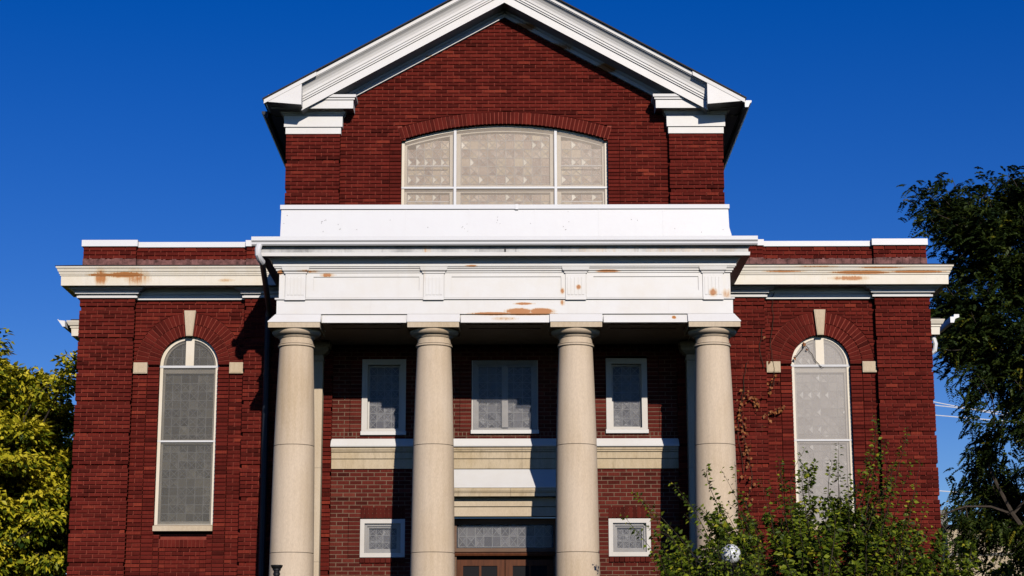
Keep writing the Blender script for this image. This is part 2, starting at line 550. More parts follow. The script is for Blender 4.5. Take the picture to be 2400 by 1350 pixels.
def empty(name, loc, label=None, cat=None, group=None):
    o = bpy.data.objects.new(name, None)
    COL.objects.link(o)
    o.location = loc
    o.empty_display_size = 0.3
    return tag(o, label, cat, group)


def one(name, mat, parent, fn, **kw):
    mb = MB()
    fn(mb)
    return mb.build(name, mat, parent, **kw)


# ------------------------------------------------------------------ ground
def ground():
    mb = MB()
    mb.add([(-900, -900, 0), (900, -900, 0), (900, 900, 0), (-900, 900, 0)], [(0, 1, 2, 3)])
    tag(mb.build('ground', 'grass'), kind='structure')
    mb = MB()
    mb.add([(-400, -60, 0.004), (400, -60, 0.004), (400, -26, 0.004), (-400, -26, 0.004)], [(0, 1, 2, 3)])
    tag(mb.build('road', 'asphalt'), kind='structure')
    mb = MB()
    mb.box(-400, 400, -26, -25.85, 0, 0.13)
    mb.box(-400, 400, -23.5, -21.5, 0, 0.05)
    mb.box(-2.2, 2.2, -21.5, -6.55, 0, 0.05)
    tag(mb.build('pavement', 'concrete'), kind='structure')


ground()

# ------------------------------------------------------------------ church
CH = empty('church', (0, 0, 0), 'red brick church with white gable, four buff stone columns and rust-stained cornices', 'church')
LB, HC = 0.2165, 0.0716
JT = 0.0155
RC = 0.026               # depth of the raked joints

_variant = {}
N_BRICK = [0]


def brick_variant(k, depth, course, mat):
    key = (k, depth, course, mat)
    if key not in _variant:
        mb = MB()
        l, h = (LB - JT) / 2, (course - JT) / 2
        c = 0.004
        # slightly worn front edges
        mb.add([(-l + c, 0, -h + c), (l - c, 0, -h + c), (l - c, 0, h - c), (-l + c, 0, h - c),
                (-l, c, -h), (l, c, -h), (l, c, h), (-l, c, h), (-l, depth, -h), (l, depth, -h), (l, depth, h), (-l, depth, h)],
               [(0, 1, 2, 3), (4, 5, 1, 0), (5, 6, 2, 1), (6, 7, 3, 2), (7, 4, 0, 3), (8, 9, 5, 4), (9, 10, 6, 5), (10, 11, 7, 6), (11, 8, 4, 7)], (k + 0.5) / 16)
        me = bpy.data.meshes.new('brick')
        me.from_pydata(mb.v, [], mb.f)
        a = me.attributes.new('tint', 'FLOAT', 'FACE')
        a.data.foreach_set('value', np.array(mb.t, dtype=np.float32))
        me.materials.append(M[mat])
        _variant[key] = me
    return _variant[key]


def rt():
    return min(1, max(0, random.gauss(0.45, 0.17)))


def lay(mb, back, z0, n, ints, yface, course=HC, depth=0.07, yoff=None, pick=None, bmat='brick', par=0, rc=None, grid=False):
    """n courses in running bond; ints(i, zb, zt) -> [(a, b, mode)]; mode 's' stretchers, 'j' one brick per course"""
    for i in range(n):
        zb, zt = z0 + i * course, z0 + (i + 1) * course
        dy = yoff(i) if yoff else 0.0
        y = yface + dy
        for (a, b, mode) in ints(i, zb, zt):
            a_t, b_t = a, b
            if isinstance(a, tuple):
                a, a_t = a
            if isinstance(b, tuple):
                b, b_t = b
            if max(b - a, b_t - a_t) < 0.03:
                continue
            sl_a, sl_b = a_t - a, b_t - b
            back.box(min(a, a_t) - (.08 if sl_a else 0), max(b, b_t) + (.08 if sl_b else 0), y + (rc or RC), y + 0.16, zb, zt)
            cuts = [a]
            if mode == 's':
                x = a + (LB / 2 if (i + par) % 2 else LB)
                if grid:
                    x0_ = -3.0 + (LB / 2 if (i + par) % 2 else 0)
                    x = x0_ + math.ceil((max(a, a_t) + .05 - x0_) / LB) * LB
                while x < min(b, b_t) - 0.05:
                    cuts.append(x)
                    x += LB
            elif mode == 'h':
                x = a + LB / 3
                while x < b - 0.03:
                    cuts.append(x)
                    x += LB / 3
            cuts.append(b)
            for k in range(len(cuts) - 1):
                l = a if k == 0 else cuts[k] + JT / 2
                r = b if k == len(cuts) - 2 else cuts[k + 1] - JT / 2
                if k > 0:
                    l += random.uniform(-.0015, .0015)
                yj = y + random.uniform(-0.003, 0.003)
                if pick and abs((r - l) - (LB - JT)) < 0.004 and N_BRICK[0] < 300 and pick(zb):
                    me = brick_variant(min(15, int(rt() * 16)), depth, course, bmat)
                    bo = bpy.data.objects.new('brick', me)
                    COL.objects.link(bo)
                    s = -1 if mb.flip else 1
                    bo.location = (s * (l + r) / 2, yj, (zb + zt) / 2)
                    pick.list.append(bo)
                    N_BRICK[0] += 1
                    continue
                jz = random.uniform(-.0012, .0012)
                lt, r_t = l + (sl_a if k == 0 else 0), r + (sl_b if k == len(cuts) - 2 else 0)
                z1, z2 = zb + JT / 2 + jz, zt - JT / 2 + jz
                mb.hexa([(l, yj, z1), (r, yj, z1), (r_t, yj, z2), (lt, yj, z2)], [(l, y + depth, z1), (r, y + depth, z1), (r_t, y + depth, z2), (lt, y + depth, z2)], rt())


class Pick:
    def __init__(self, z0, z1):
        self.z0, self.z1, self.list = z0, z1, []

    def __call__(self, z):
        return self.z0 <= z <= self.z1


def finish_wall(name, back, bricks, pk=None, bmat='brick', mmat='mortar', extra=None):
    w = back.build(name, mmat, CH)
    if bricks.v:
        b = bricks.build('brickwork', bmat, w, tinted=True)
        b['kind'] = 'stuff'
    if pk:
        for o in pk.list:
            o.parent = w
    return w


def ring(back, cx, cz, r0, r1, a0, a1, n, y, parent_list, name='arch_brick', flip=False, depth=0.08):
    """row of bricks standing on the curve of an arch, each an object"""
    for k in range(n):
        b0 = a0 + (a1 - a0) * k / n
        b1 = a0 + (a1 - a0) * (k + 1) / n
        g0 = JT / 2 / r0
        g1 = JT / 2 / r1
        yj = y + random.uniform(-.003, .003)
        P_ = lambda r, a, yy: (cx + r * math.sin(a), yy, cz + r * math.cos(a))
        mb = MB(flip)
        q0 = [P_(r0 + .004, b0 + g0, yj), P_(r0 + .004, b1 - g0, yj), P_(r1 - .004, b1 - g1, yj), P_(r1 - .004, b0 + g1, yj)]
        q1 = [(p[0], y + depth, p[2]) for p in q0]
        mb.hexa(q0, q1, rt() * .72)
        cen = P_((r0 + r1) / 2, (b0 + b1) / 2, yj)
        parent_list.append((mb, (-cen[0] if flip else cen[0], cen[1], cen[2])))
    m = max(12, n)
    for k in range(m):
        b0 = a0 + (a1 - a0) * k / m
        b1 = a0 + (a1 - a0) * (k + 1) / m
        q0 = [(cx + r * math.sin(a), y + 0.014, cz + r * math.cos(a)) for r, a in ((r0, b0), (r0, b1), (r1, b1), (r1, b0))]
        q1 = [(p[0], y + 0.16, p[2]) for p in q0]
        back.hexa(q0, q1)


def flush_ring(lst, wall, mat='brick'):
    for mb, cen in lst:
        mb.build('arch_brick', mat, wall, org=cen, tinted=True)


# ---- leaded glass
def leaded(parent, x0, x1, z0, z1, y, cell, mat, inside=None, glint=0.0, xs=0.7, flip=False, seed=1):
    rnd = random.Random(seed)
    g = MB(flip)
    c = MB(flip)
    nx = max(1, round((x1 - x0) / cell))
    nz = max(1, round((z1 - z0) / cell))
    cx, cz = (x1 - x0) / nx, (z1 - z0) / nz
    for i in range(nx):
        for k in range(nz):
            a, b, d, e = x0 + i * cx, x0 + (i + 1) * cx, z0 + k * cz, z0 + (k + 1) * cz
            if inside and not all(inside(px, pz) for px in (a, b) for pz in (d, e)):
                if inside((a + b) / 2, (d + e) / 2):
                    pass
                else:
                    continue
            m = ((a + b) / 2, (d + e) / 2)
            cn = [(a, d), (b, d), (b, e), (a, e)]
            if rnd.random() < xs:
                base = rnd.random() * 0.8
                for q in range(4):
                    p, r = cn[q], cn[(q + 1) % 4]
                    t = min(.8, max(0, base + rnd.uniform(-.2, .2)))
                    if q == 3 and k % 2 == 0 and rnd.random() < glint * 5.5:
                        t = 0.95  # sun glint on this facet, given as a paler glass colour
                    ty = [rnd.uniform(-.006, .006) for _ in range(3)]
                    g.add([(p[0], y + ty[0], p[1]), (r[0], y + ty[1], r[1]), (m[0], y + ty[2], m[1])], [(0, 1, 2)], t)
                w = 0.0055
                for (p, r) in ((cn[0], cn[2]), (cn[1], cn[3])):
                    c.add([(p[0] - w, y - .009, p[1]), (p[0] + w, y - .009, p[1]), (r[0] + w, y - .009, r[1]), (r[0] - w, y - .009, r[1])], [(0, 1, 2, 3)])
            else:
                g.add([(a, y, d), (b, y, d), (b, y, e), (a, y, e)], [(0, 1, 2, 3)], rnd.random() * 0.8)
            c.add([(a - .006, y - .008, d), (a + .006, y - .008, d), (a + .006, y - .008, e), (a - .006, y - .008, e)], [(0, 1, 2, 3)])
            c.add([(a, y - .0085, d - .006), (b, y - .0085, d - .006), (b, y - .0085, d + .006), (a, y - .0085, d + .006)], [(0, 1, 2, 3)])
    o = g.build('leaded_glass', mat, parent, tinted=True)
    o['kind'] = 'stuff'
    o = c.build('lead_cames', 'lead', parent, fix=False)
    o['kind'] = 'stuff'


def arc_pts(cx, cz, r, a0, a1, n):
    return [(cx + r * math.sin(a0 + (a1 - a0) * k / n), cz + r * math.cos(a0 + (a1 - a0) * k / n)) for k in range(n + 1)]


def band_from_outlines(mb, outer, inner, y0, y1):
    """frame between two open outlines with the same number of points (x,z)"""
    for k in range(len(outer) - 1):
        q = [outer[k], outer[k + 1], inner[k + 1], inner[k]]
        mb.hexa([(x, y0, z) for x, z in q], [(x, y1, z) for x, z in q])


# ---------------------------------------------------------------- wings
WC = -5.69
W_SP = 7.467
Z_LOW = 3.41           # lowest brick course built one by one


def wing(flip, side):
    s = -1 if flip else 1
    cover, lead_m = ('cover_grey', 'leaded_grey') if not flip else ('cover_pale', 'leaded_pale')
    bricks, back = MB(flip), MB(flip)
    arch = []
    # wall mass behind and below
    back.box(-7.62, -3.9, 0.16, 0.3, 0.0, 4.45)
    back.box(-7.62, WC - 0.60, 0.16, 0.3, 4.45, 9.6)
    back.box(WC + 0.60, -3.9, 0.16, 0.3, 4.45, 9.6)
    back.box(WC - 0.60, WC + 0.60, 0.161, 0.3, 8.15, 9.6)
    n_tot = int((8.645 - Z_LOW) / HC)
    z0 = 8.645 - n_tot * HC

    def field(i, zb, zt):
        L, Rr = -6.69, -4.69
        if zt > W_SP + 0.02:
            zz = max(zb - W_SP, 0)
            A = 0.963
            if zz < A:
                h = math.sqrt(A * A - zz * zz)
                z2 = zt - W_SP
                h2 = math.sqrt(A * A - z2 * z2) if z2 < A else 0.0
                return [(L, (WC - h, WC - h2), 's'), ((WC + h, WC + h2), Rr, 's')]
            return [(L, Rr, 's')]
        if zb > 4.42:
            return [(L, WC - 0.745, 's'), (WC - 0.733, WC - 0.528, 'j'), (WC + 0.528, WC + 0.733, 'j'), (WC + 0.745, Rr, 's')]
        if zb > 4.36:
            return [(L, WC - 0.745, 's'), (WC - 0.733, WC + 0.733, 's'), (WC + 0.745, Rr, 's')]
        if 4.17 < zb < 4.30:
            return [(L, WC - 0.745, 's'), (WC - 0.733, WC - 0.528, 'j'), (WC - 0.52, WC - 0.42, 'j'), (WC + 0.42, WC + 0.52, 'j'), (WC + 0.528, WC + 0.733, 'j'), (WC + 0.745, Rr, 's')]
        return [(L, WC - 0.745, 's'), (WC - 0.733, WC - 0.528, 'j'), (WC - 0.52, WC - 0.42, 'j'), (WC + 0.42, WC + 0.52, 'j'), (WC + 0.528, WC + 0.733, 'j'), (WC + 0.745, Rr, 's')]

    lay(bricks, back, z0, n_tot, field, 0.0)
    # sunk panel under the window: soldier course over recessed courses
    k = WC - 0.41
    while k < WC + 0.40:
        bricks.box(k + .005, k + .0655, 0.0 + random.uniform(-.002, .002), 0.07, 4.205, 4.335, rt())
        k += 0.0715
    back.box(WC - 0.42, WC + 0.42, 0.018, 0.16, 4.20, 4.345)
    lay(bricks, back, 4.2 - 11 * HC, 11, lambda i, a, b: [(WC - 0.412, WC - 0.31, 'j'), (WC - 0.305, WC + 0.305, 's'), (WC + 0.31, WC + 0.412, 'j')], 0.022)
    ring(back, WC, W_SP, 0.528, 0.738, -math.pi / 2, math.pi / 2, 27, 0.0, arch, flip=flip)
    ring(back, WC, W_SP, 0.742, 0.955, -math.pi / 2, math.pi / 2, 33, -0.004, arch, flip=flip)
    wall = finish_wall('wing_wall', back, bricks)
    flush_ring(arch, wall)

    # corner pier and inner pier, banded: every eighth course sunk
    def rec(i):
        return 0.03 if i % 8 == 6 else 0.0

    n_p = int((8.66 - Z_LOW) / HC)
    zp = 8.66 - n_p * HC

    def pier(i, zb, zt):
        e = 0.022 if i % 8 == 6 else 0.0
        return [(-7.675 + e, -6.68 - e, 's')]

    bricks, back = MB(flip), MB(flip)
    pk = Pick(3.55, 8.7) if not flip else None
    lay(bricks, back, zp, n_p, pier, -0.13, depth=0.14, yoff=rec, pick=pk)
    back.box(-7.655, -6.70, 0.03, 0.2, 0.0, 8.66)
    finish_wall('corner_pier', back, bricks, pk)

    def pier2(i, zb, zt):
        e = 0.022 if i % 8 == 6 else 0.0
        return [(-4.69 + e, -3.95, 's')]

    bricks, back = MB(flip), MB(flip)
    lay(bricks, back, zp, n_p, pier2, -0.12, depth=0.13, yoff=rec, par=1)
    back.box(-4.67, -3.95, 0.05, 0.2, 0.0, 8.66)
    finish_wall('inner_pier', back, bricks)

    # below the built courses and the side and roof
    mb = MB(flip)
    mb.box(-7.67, -6.68, -0.13, 6.0, 0, z0 + 0.01 - 0.02)
    mb.box(-7.665, -6.9, 0.2, 6.0, z0, 9.62)
    mb.box(-6.68, -3.9, -0.005, 0.15, 0, z0 - 0.01)
    mb.build('side_wall', 'side_brick', CH)
    mb = MB(flip)
    mb.box(-7.5, -3.9, 0.2, 6.0, 9.3, 9.4)
    mb.build('flat_roof', 'roof', CH)

    # stone dressings
    key = MB(flip)
    q = [(WC - 0.058, 7.985), (WC + 0.058, 7.985), (WC + 0.104, 8.452), (WC - 0.104, 8.452)]
    key.hexa([(x, -0.06, z) for x, z in q], [(x, 0.1, z) for x, z in q])
    c = [(WC + (x - WC) * .8, 7.985 + (z - 7.985) * .95 + .012) for x, z in q]
    key.hexa([(x, -0.066, z) for x, z in c], [(x, -0.05, z) for x, z in c])
    key.build('keystone', 'stone', CH)
    for xa in (WC - 0.985, WC + 0.738):
        b = MB(flip)
        b.box(xa, xa + 0.247, -0.045, 0.08, 7.303, 7.503)
        b.box(xa + .02, xa + .227, -0.052, -0.04, 7.320, 7.480)
        b.build('impost_block', 'stone', CH)

    # arched window
    fr = MB(flip)
    r_o, r_i = 0.532, 0.472
    out = [(WC - r_o, 4.6)] + arc_pts(WC, W_SP, r_o, -math.pi / 2, math.pi / 2, 28) + [(WC + r_o, 4.6)]
    inn = [(WC - r_i, 4.6)] + arc_pts(WC, W_SP, r_i, -math.pi / 2, math.pi / 2, 28) + [(WC + r_i, 4.6)]
    band_from_outlines(fr, out, inn, 0.094, 0.2)
    r2 = 0.435
    inn2 = [(WC - r2, 4.6)] + arc_pts(WC, W_SP, r2, -math.pi / 2, math.pi / 2, 28) + [(WC + r2, 4.6)]
    band_from_outlines(fr, inn, inn2, 0.15, 0.22)
    fr.box(WC - r_i, WC + r_i, 0.14, 0.22, 6.05, 6.13)
    fr.box(WC - r_i, WC + r_i, 0.14, 0.22, 4.6, 4.67)
    fr.box(WC - r_i, WC + r_i, 0.14, 0.22, 7.33, 7.46)
    fr.box(WC - 0.075, WC + 0.075, 0.092, 0.22, 7.46, 7.96)
    win = fr.build('arched_window', 'window_cream', CH)
    tb = MB(flip)
    tb.ext(WC - 0.53, WC + 0.53, [(0.085, 7.425), (0.078, 7.465), (0.2, 7.475), (0.2, 7.42)])
    tb.build('transom_bar', 'aluminium', win)
    tb = MB(flip)
    tb.ext(WC - 0.53, WC + 0.53, [(0.09, 6.08), (0.088, 6.11), (0.2, 6.115), (0.2, 6.075)])
    tb.build('transom_bar', 'aluminium', win)
    for (za, zb) in ((4.63, 6.08), (6.11, 7.42)):
        p = MB(flip)
        p.box(WC - 0.476, WC + 0.476, 0.101, 0.106, za, zb)
        p.build('pane', cover, win)
    p = MB(flip)
    p.exty(0.101, 0.106, [(WC - .515, 7.47)] + arc_pts(WC, W_SP + .004, 0.515, -math.pi / 2, math.pi / 2, 24) + [(WC + .515, 7.47)])
    p.build('pane', cover, win)
    ins = lambda x, z: (z < W_SP) or ((x - WC) ** 2 + (z - W_SP) ** 2 < 0.47 ** 2)
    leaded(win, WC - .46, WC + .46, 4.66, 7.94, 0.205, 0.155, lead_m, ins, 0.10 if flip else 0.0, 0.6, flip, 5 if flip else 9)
    p = MB(flip)
    p.box(WC - .6, WC + .6, 0.32, 0.34, 4.4, 8.1)
    p.build('backing', 'dark_inside', win)
    sl = MB(flip)
    sl.ext(WC - .532, WC + .522, [(-0.03, 4.487), (-0.035, 4.575), (0.10, 4.606), (0.2, 4.606), (0.2, 4.487)])
    sl.build('sill', 'stone', win)

    # entablature: pier capital, frieze, cornice, parapet
    cp = MB(flip)
    cp.wrap(-7.675, -6.68, -0.13, 0.1, [(0.0, 8.662), (0.045, 8.664), (0.05, 8.70), (0.02, 8.705), (0.025, 8.73), (0.075, 8.735), (0.082, 8.77), (0.10, 8.785), (0.16, 8.81), (0.20, 8.85)])
    cp.build('pier_capital', 'white', CH)
    cp = MB(flip)
    cp.wrap(-4.69, -3.99, -0.12, 0.1, [(0.0, 8.662), (0.045, 8.664), (0.05, 8.70), (0.02, 8.705), (0.025, 8.73), (0.075, 8.735), (0.082, 8.77), (0.10, 8.785), (0.16, 8.81), (0.20, 8.85)])
    cp.build('pier_capital', 'white', CH)
    fz = MB(flip)
    fz.ext(-6.70, -4.68, [(-0.035, 8.645), (-0.06, 8.648), (-0.062, 8.672), (-0.03, 8.68), (-0.03, 8.74), (-0.05, 8.745), (-0.06, 8.79), (-0.12, 8.85), (0.1, 8.85), (0.1, 8.645)])
    fz.build('frieze_board', 'white', CH)
    co = MB(flip)
    co.wrap(-7.675, -3.99, -0.13, 0.6, [(-0.06, 8.845), (0.285, 8.84), (0.29, 9.012), (0.305, 9.016), (0.308, 9.04), (0.32, 9.045), (0.325, 9.075), (0.34, 9.09), (0.352, 9.13), (0.372, 9.15), (0.375, 9.175)])
    co.build('wing_cornice', 'wing_cornice', CH)
    cr = MB(flip)
    cr.wrap(-7.675, -3.99, -0.13, 0.6, [(0.36, 9.178), (0.385, 9.179), (0.385, 9.187), (0.1, 9.26)], inner=-0.02)
    cr.build('cornice_flashing', 'roof', CH)

    bricks, back = MB(flip), MB(flip)
    ci = 0.075
    lay(bricks, back, 9.40, 3, lambda i, a, b: [(-7.655, -6.70, 's')], -0.115, course=ci, depth=0.13, par=1)
    lay(bricks, back, 9.40, 3, lambda i, a, b: [(-6.70, -4.69, 's')], -0.03, course=ci, depth=0.1)
    lay(bricks, back, 9.40, 3, lambda i, a, b: [(-4.69, -3.99, 's')], -0.1, course=ci, depth=0.13, par=1)
    back.box(-7.64, -4.0, 0.1, 0.25, 9.1, 9.625)
    finish_wall('parapet', back, bricks)
    pg = MB(flip)
    rnd = random.Random(3 + flip)
    for (xa, xb, yy) in ((-7.66, -6.695, -0.122), (-6.695, -4.695, -0.036), (-4.695, -3.99, -0.108)):
        nseg = max(2, int((xb - xa) / 0.04))
        for k in range(nseg):
            u, w = xa + (xb - xa) * k / nseg, xa + (xb - xa) * (k + 1) / nseg
            pg.box(u, w, yy + rnd.uniform(-.012, .006), 0.05, 9.2, 9.39 + rnd.uniform(0, .022))
    pg.build('parge_band', 'parge', CH)
    for (xa, xb, yy, zt, nm) in ((-7.685, -6.67, -0.15, 9.745, 'coping'), (-6.67, -4.71, -0.06, 9.725, 'coping'), (-4.71, -3.99, -0.135, 9.74, 'coping')):
        cc = MB(flip)
        cc.ext(xa, xb, [(yy, 9.628), (yy - .003, zt), (0.3, zt + .01), (0.3, 9.628)])
        if xa < -7:
            cc.box(xa, xa + 0.2, 0.3, 6.0, 9.628, zt)
        cc.build(nm, 'white_metal', CH)
    # wider block behind with its own lower cornice and gutter
    rb = MB(flip)
    rb.box(-8.28, -4.0, 4.2, 20, 0, 8.9)
    rb.build('rear_wall', 'side_brick', CH)
    rc = MB(flip)
    rc.wrap(-8.28, -4.0, 4.2, 20, [(0.02, 8.70), (0.44, 8.72), (0.45, 8.87), (0.47, 8.88), (0.47, 8.91), (0.5, 8.93), (0.53, 8.99), (0.54, 9.02)], inner=-0.05)
    rc.build('rear_cornice', 'wing_cornice', CH)
    rc = MB(flip)
    rc.box(-8.75, -4.0, 3.75, 20, 9.02, 9.06)
    rc.build('rear_roof', 'roof', CH)
    gt = MB(flip)
    gt.exty(3.55, 20, [(-8.81, 8.87), (-8.86, 8.87), (-8.97, 9.02), (-8.955, 9.02), (-8.94, 9.0), (-8.82, 8.99)] if not flip else
            [(-8.9, 8.92), (-8.97, 8.92), (-9.0, 9.0), (-9.08, 9.03), (-9.08, 9.09), (-8.98, 9.09), (-8.97, 9.04), (-8.9, 9.04)])
    gt.build('rear_gutter', 'white_metal', CH)
    if flip:
        dp = MB(True)
        dp.tube([(-8.62, 3.9, 8.70), (-8.66, 3.9, 8.55), (-8.64, 3.9, 8.42), (-8.5, 4.0, 8.3), (-8.36, 4.1, 8.2)], 0.045, 8)
        dp.build('rear_downspout', 'white_metal', CH, smooth=True)


wing(False, 'l')
wing(True, 'r')

# ---------------------------------------------------------------- gable front
GY = -0.3
GS = 0.56                     # roof slope
HG = 0.0690
GR, GZ = 6.08, 5.81           # window arch
GR2 = 6.31


def gable():
    bricks, back = MB(), MB()
    arch = []
    z0 = 9.72
    n = int((13.93 - z0) / HG) + 1
    aend = math.asin(1.886 / GR)
    xe2 = GR2 * math.sin(aend)

    def ints(i, zb, zt):
        hw = 3.0
        hw = min(hw, (13.98 - zb) / GS) if zb > 12.2 else hw
        if zb >= GZ + GR2:
            return [(-hw, hw, 's')] if hw > 0.05 else []
        if zt > 11.62:
            if zb > GZ + GR2 * math.cos(aend):
                A = GR2 + .008
                x = math.sqrt(max(0, A ** 2 - (zb - GZ) ** 2))
                x2 = math.sqrt(max(0, A ** 2 - (zt - GZ) ** 2)) if zt - GZ < A else 0.0
                return [(-hw, (-x, -x2), 's'), ((x, x2), hw, 's')]
            xl = lambda z: 1.895 + .07 * min(1, max(0, (z - 11.59) / .22))
            xa, xb = xl(zb), xl(zt)
            return [(-hw, (-xa, -xb), 's'), ((xa, xb), hw, 's')]
        x = 1.89
        return [(-hw, -x - .212, 's'), (-x - .205, -x, 'j'), (x, x + .205, 'j'), (x + .212, hw, 's')]

    lay(bricks, back, z0, n, ints, GY, course=HG, grid=True)
    ring(back, 0, GZ, GR, GR2, -aend, aend, 53, GY, arch)
    back.exty(GY + 0.165, GY + 0.3, [(-3.9, 7.5), (-3.9, 12.0), (-1.93, 12.85), (-1.93, 7.5)])
    back.exty(GY + 0.165, GY + 0.3, [(1.93, 7.5), (1.93, 12.85), (3.9, 12.0), (3.9, 7.5)])
    back.exty(GY + 0.165, GY + 0.3, [(-1.93, 11.95), (-1.93, 12.85), (0, 13.93), (1.93, 12.85), (1.93, 11.95)])
    wall = finish_wall('gable_wall', back, bricks)
    flush_ring(arch, wall)
    for s in (False, True):
        bricks, back = MB(s), MB(s)
        zt = 11.66
        n = int((zt - 9.72) / HG)

        def pier(i, zb, zt_):
            e = 0.02 if i % 8 == 4 else 0.0
            return [(-3.985 + e, -3.0 - e, 's')]
        lay(bricks, back, zt - n * HG, n, pier, GY - 0.12, course=HG, depth=0.13, yoff=lambda i: 0.028 if i % 8 == 4 else 0)
        back.box(-3.96, -3.02, GY + 0.04, GY + 0.2, 7.5, 12.2)
        finish_wall('gable_pier', back, bricks)

    # big window under the segmental arch
    fr = MB()
    yo = GY + 0.145
    N = 30
    zb = 10.1

    def outline(d, hw):
        a = math.asin(hw / (GR - d))
        return [(-hw, zb)] + arc_pts(0, GZ, GR - d, -a, a, N) + [(hw, zb)]
    o1, o2, o3 = outline(0.0, 1.885), outline(0.05, 1.835), outline(0.10, 1.79)
    band_from_outlines(fr, o1, o2, yo - 0.036, yo + 0.1)
    band_from_outlines(fr, o2, o3, yo + 0.04, yo + 0.12)
    for xm in (-0.908, 0.933):
        fr.box(xm - 0.10, xm + 0.10, yo + 0.035, yo + 0.12, zb, 11.80)
    fr.box(-1.80, 1.80, yo + 0.036, yo + 0.12, 10.63, 10.77)
    win = fr.build('gable_window', 'window_cream', CH)
    for xm in (-0.908, 0.933):
        zt = GZ + math.sqrt((GR - .005) ** 2 - xm ** 2)
        one('mullion', 'aluminium', win, lambda b: b.box(xm - .024, xm + .024, yo - .055, yo + .03, zb, zt))
    one('transom_bar', 'aluminium', win, lambda b: b.box(-1.885, 1.885, yo - .05, yo + .033, 10.685, 10.72))
    for (xa, xb) in ((-1.875, -0.933), (-0.883, 0.908), (0.958, 1.875)):
        one('pane', 'cover_gable', win, lambda b: b.box(xa, xb, yo - .03, yo - .024, zb, 10.684))
        pts = [(xa, 10.721)] + [(xa + (xb - xa) * k / 14, GZ + math.sqrt((GR - .012) ** 2 - (xa + (xb - xa) * k / 14) ** 2)) for k in range(15)] + [(xb, 10.721)]
        one('pane', 'cover_gable', win, lambda b: b.exty(yo - .03, yo - .024, pts))
    for (xa, xb) in ((-1.78, -1.02), (1.04, 1.78)):
        for z in (11.12, 10.44):
            one('glazing_bar', 'aluminium', win, lambda b: b.box(xa, xb, yo - .02, yo - .004, z, z + .014))
    ins = lambda x, z: z < GZ + math.sqrt((GR - .1) ** 2 - x * x)
    for j, (xa, xb) in enumerate(((-1.78, -1.02), (-0.80, 0.83), (1.04, 1.78))):
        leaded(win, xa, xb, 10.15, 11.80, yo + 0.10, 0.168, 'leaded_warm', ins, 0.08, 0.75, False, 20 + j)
    one('backing', 'dark_inside', win, lambda b: b.box(-1.95, 1.95, yo + .25, yo + .27, 9.9, 12.0))
    # foam beads along the head of the storm panel
    bd = MB()
    for k in range(46):
        a = -0.305 + 0.61 * k / 45
        x, z = GR * math.sin(a), GZ + GR * math.cos(a)
        bd.box(x - .009, x + .009, yo - .04, yo + .01, z - .03, z + .012)
    b = bd.build('head_fixings', 'white_metal', win)
    b['kind'] = 'stuff'

    # pier capitals and cornice returns
    for s in (False, True):
        cp = MB(s)
        cp.wrap(-3.985, -3.0, GY - 0.12, 0.2, [(0, 11.662), (0.012, 11.662), (0.014, 11.785), (0.04, 11.787), (0.043, 12.0), (0.06, 12.005), (0.065, 12.02), (0.085, 12.03), (0.09, 12.055), (0.12, 12.07), (0.19, 12.10), (0.2, 12.13)])
        cp.build('pier_capital', 'white', CH)
        ret = MB(s)
        ret.wrap(-3.985, -3.0, GY - 0.12, 0.2, [(-.02, 12.075), (0.25, 12.07), (0.252, 12.225), (0.275, 12.23), (0.278, 12.262), (0.30, 12.27), (0.305, 12.32), (-.02, 12.33)])
        ret.build('cornice_return', 'white', CH)

    # raking cornices
    def rake(mb, prof, xa, xb, clip=None):
        """profile [(y, dz)] swept from x=xa to x=xb (negative side), plumb cuts"""
        n = len(prof)
        vs_ = [(xa, y, dz - GS * abs(xa)) for y, dz in prof] + [(xb, y, dz - GS * abs(xb)) for y, dz in prof]
        fs_ = [(i, (i + 1) % n, n + (i + 1) % n, n + i) for i in range(n)] + [tuple(reversed(range(n))), tuple(range(n, 2 * n))]
        mb.add(vs_, fs_)
    y = GY
    crown = [(-.28, 14.13), (-.28, 14.285), (-.305, 14.288), (-.305, 14.32), (-.325, 14.323), (-.325, 14.36), (-.34, 14.37),
             (-.345, 14.42), (-.365, 14.47), (-.40, 14.515), (-.44, 14.545), (-.455, 14.55), (-.46, 14.562), (-.475, 14.565), (-.48, 14.635), (.27, 14.635), (.27, 14.13)]
    crown = [(y + a_ - .17, b_ - .06) for a_, b_ in crown]
    bed = [(y + .05, 13.93), (y - .03, 13.93), (y - .05, 13.935), (y - .05, 13.955), (y - .02, 13.96), (y - .02, 14.02), (y - .05, 14.04), (y - .07, 14.068), (y + .05, 14.069)]
    for s in (False, True):
        mb = MB(s)
        rake(mb, crown, -3.68, 0.0)
        mb.build('raking_cornice', 'white', CH)
        mb = MB(s)
        rake(mb, bed, -2.98, 0.0)
        mb.build('raking_bed_mould', 'rake', CH)
        # boxed lower end of the rake
        mb = MB(s)
        top = lambda x: 14.575 - GS * abs(x)
        mb.exty(y - .67, y + .1, [(-4.33, 12.13), (-4.30, 12.105), (-3.66, 12.05), (-3.66, top(3.66) - .01), (-4.33, top(4.33) - .002)])
        mb.build('rake_end_box', 'white', CH)
        mb = MB(s)
        f = [(y - .678, 14.495), (y - .682, 14.568), (y - .57, 14.57), (y - .57, 14.50)]
        rake(mb, f, -4.335, -3.4)
        mb.build('rake_edge_strip', 'white', CH)
        # roof slab and eaves running back
        mb = MB(s)
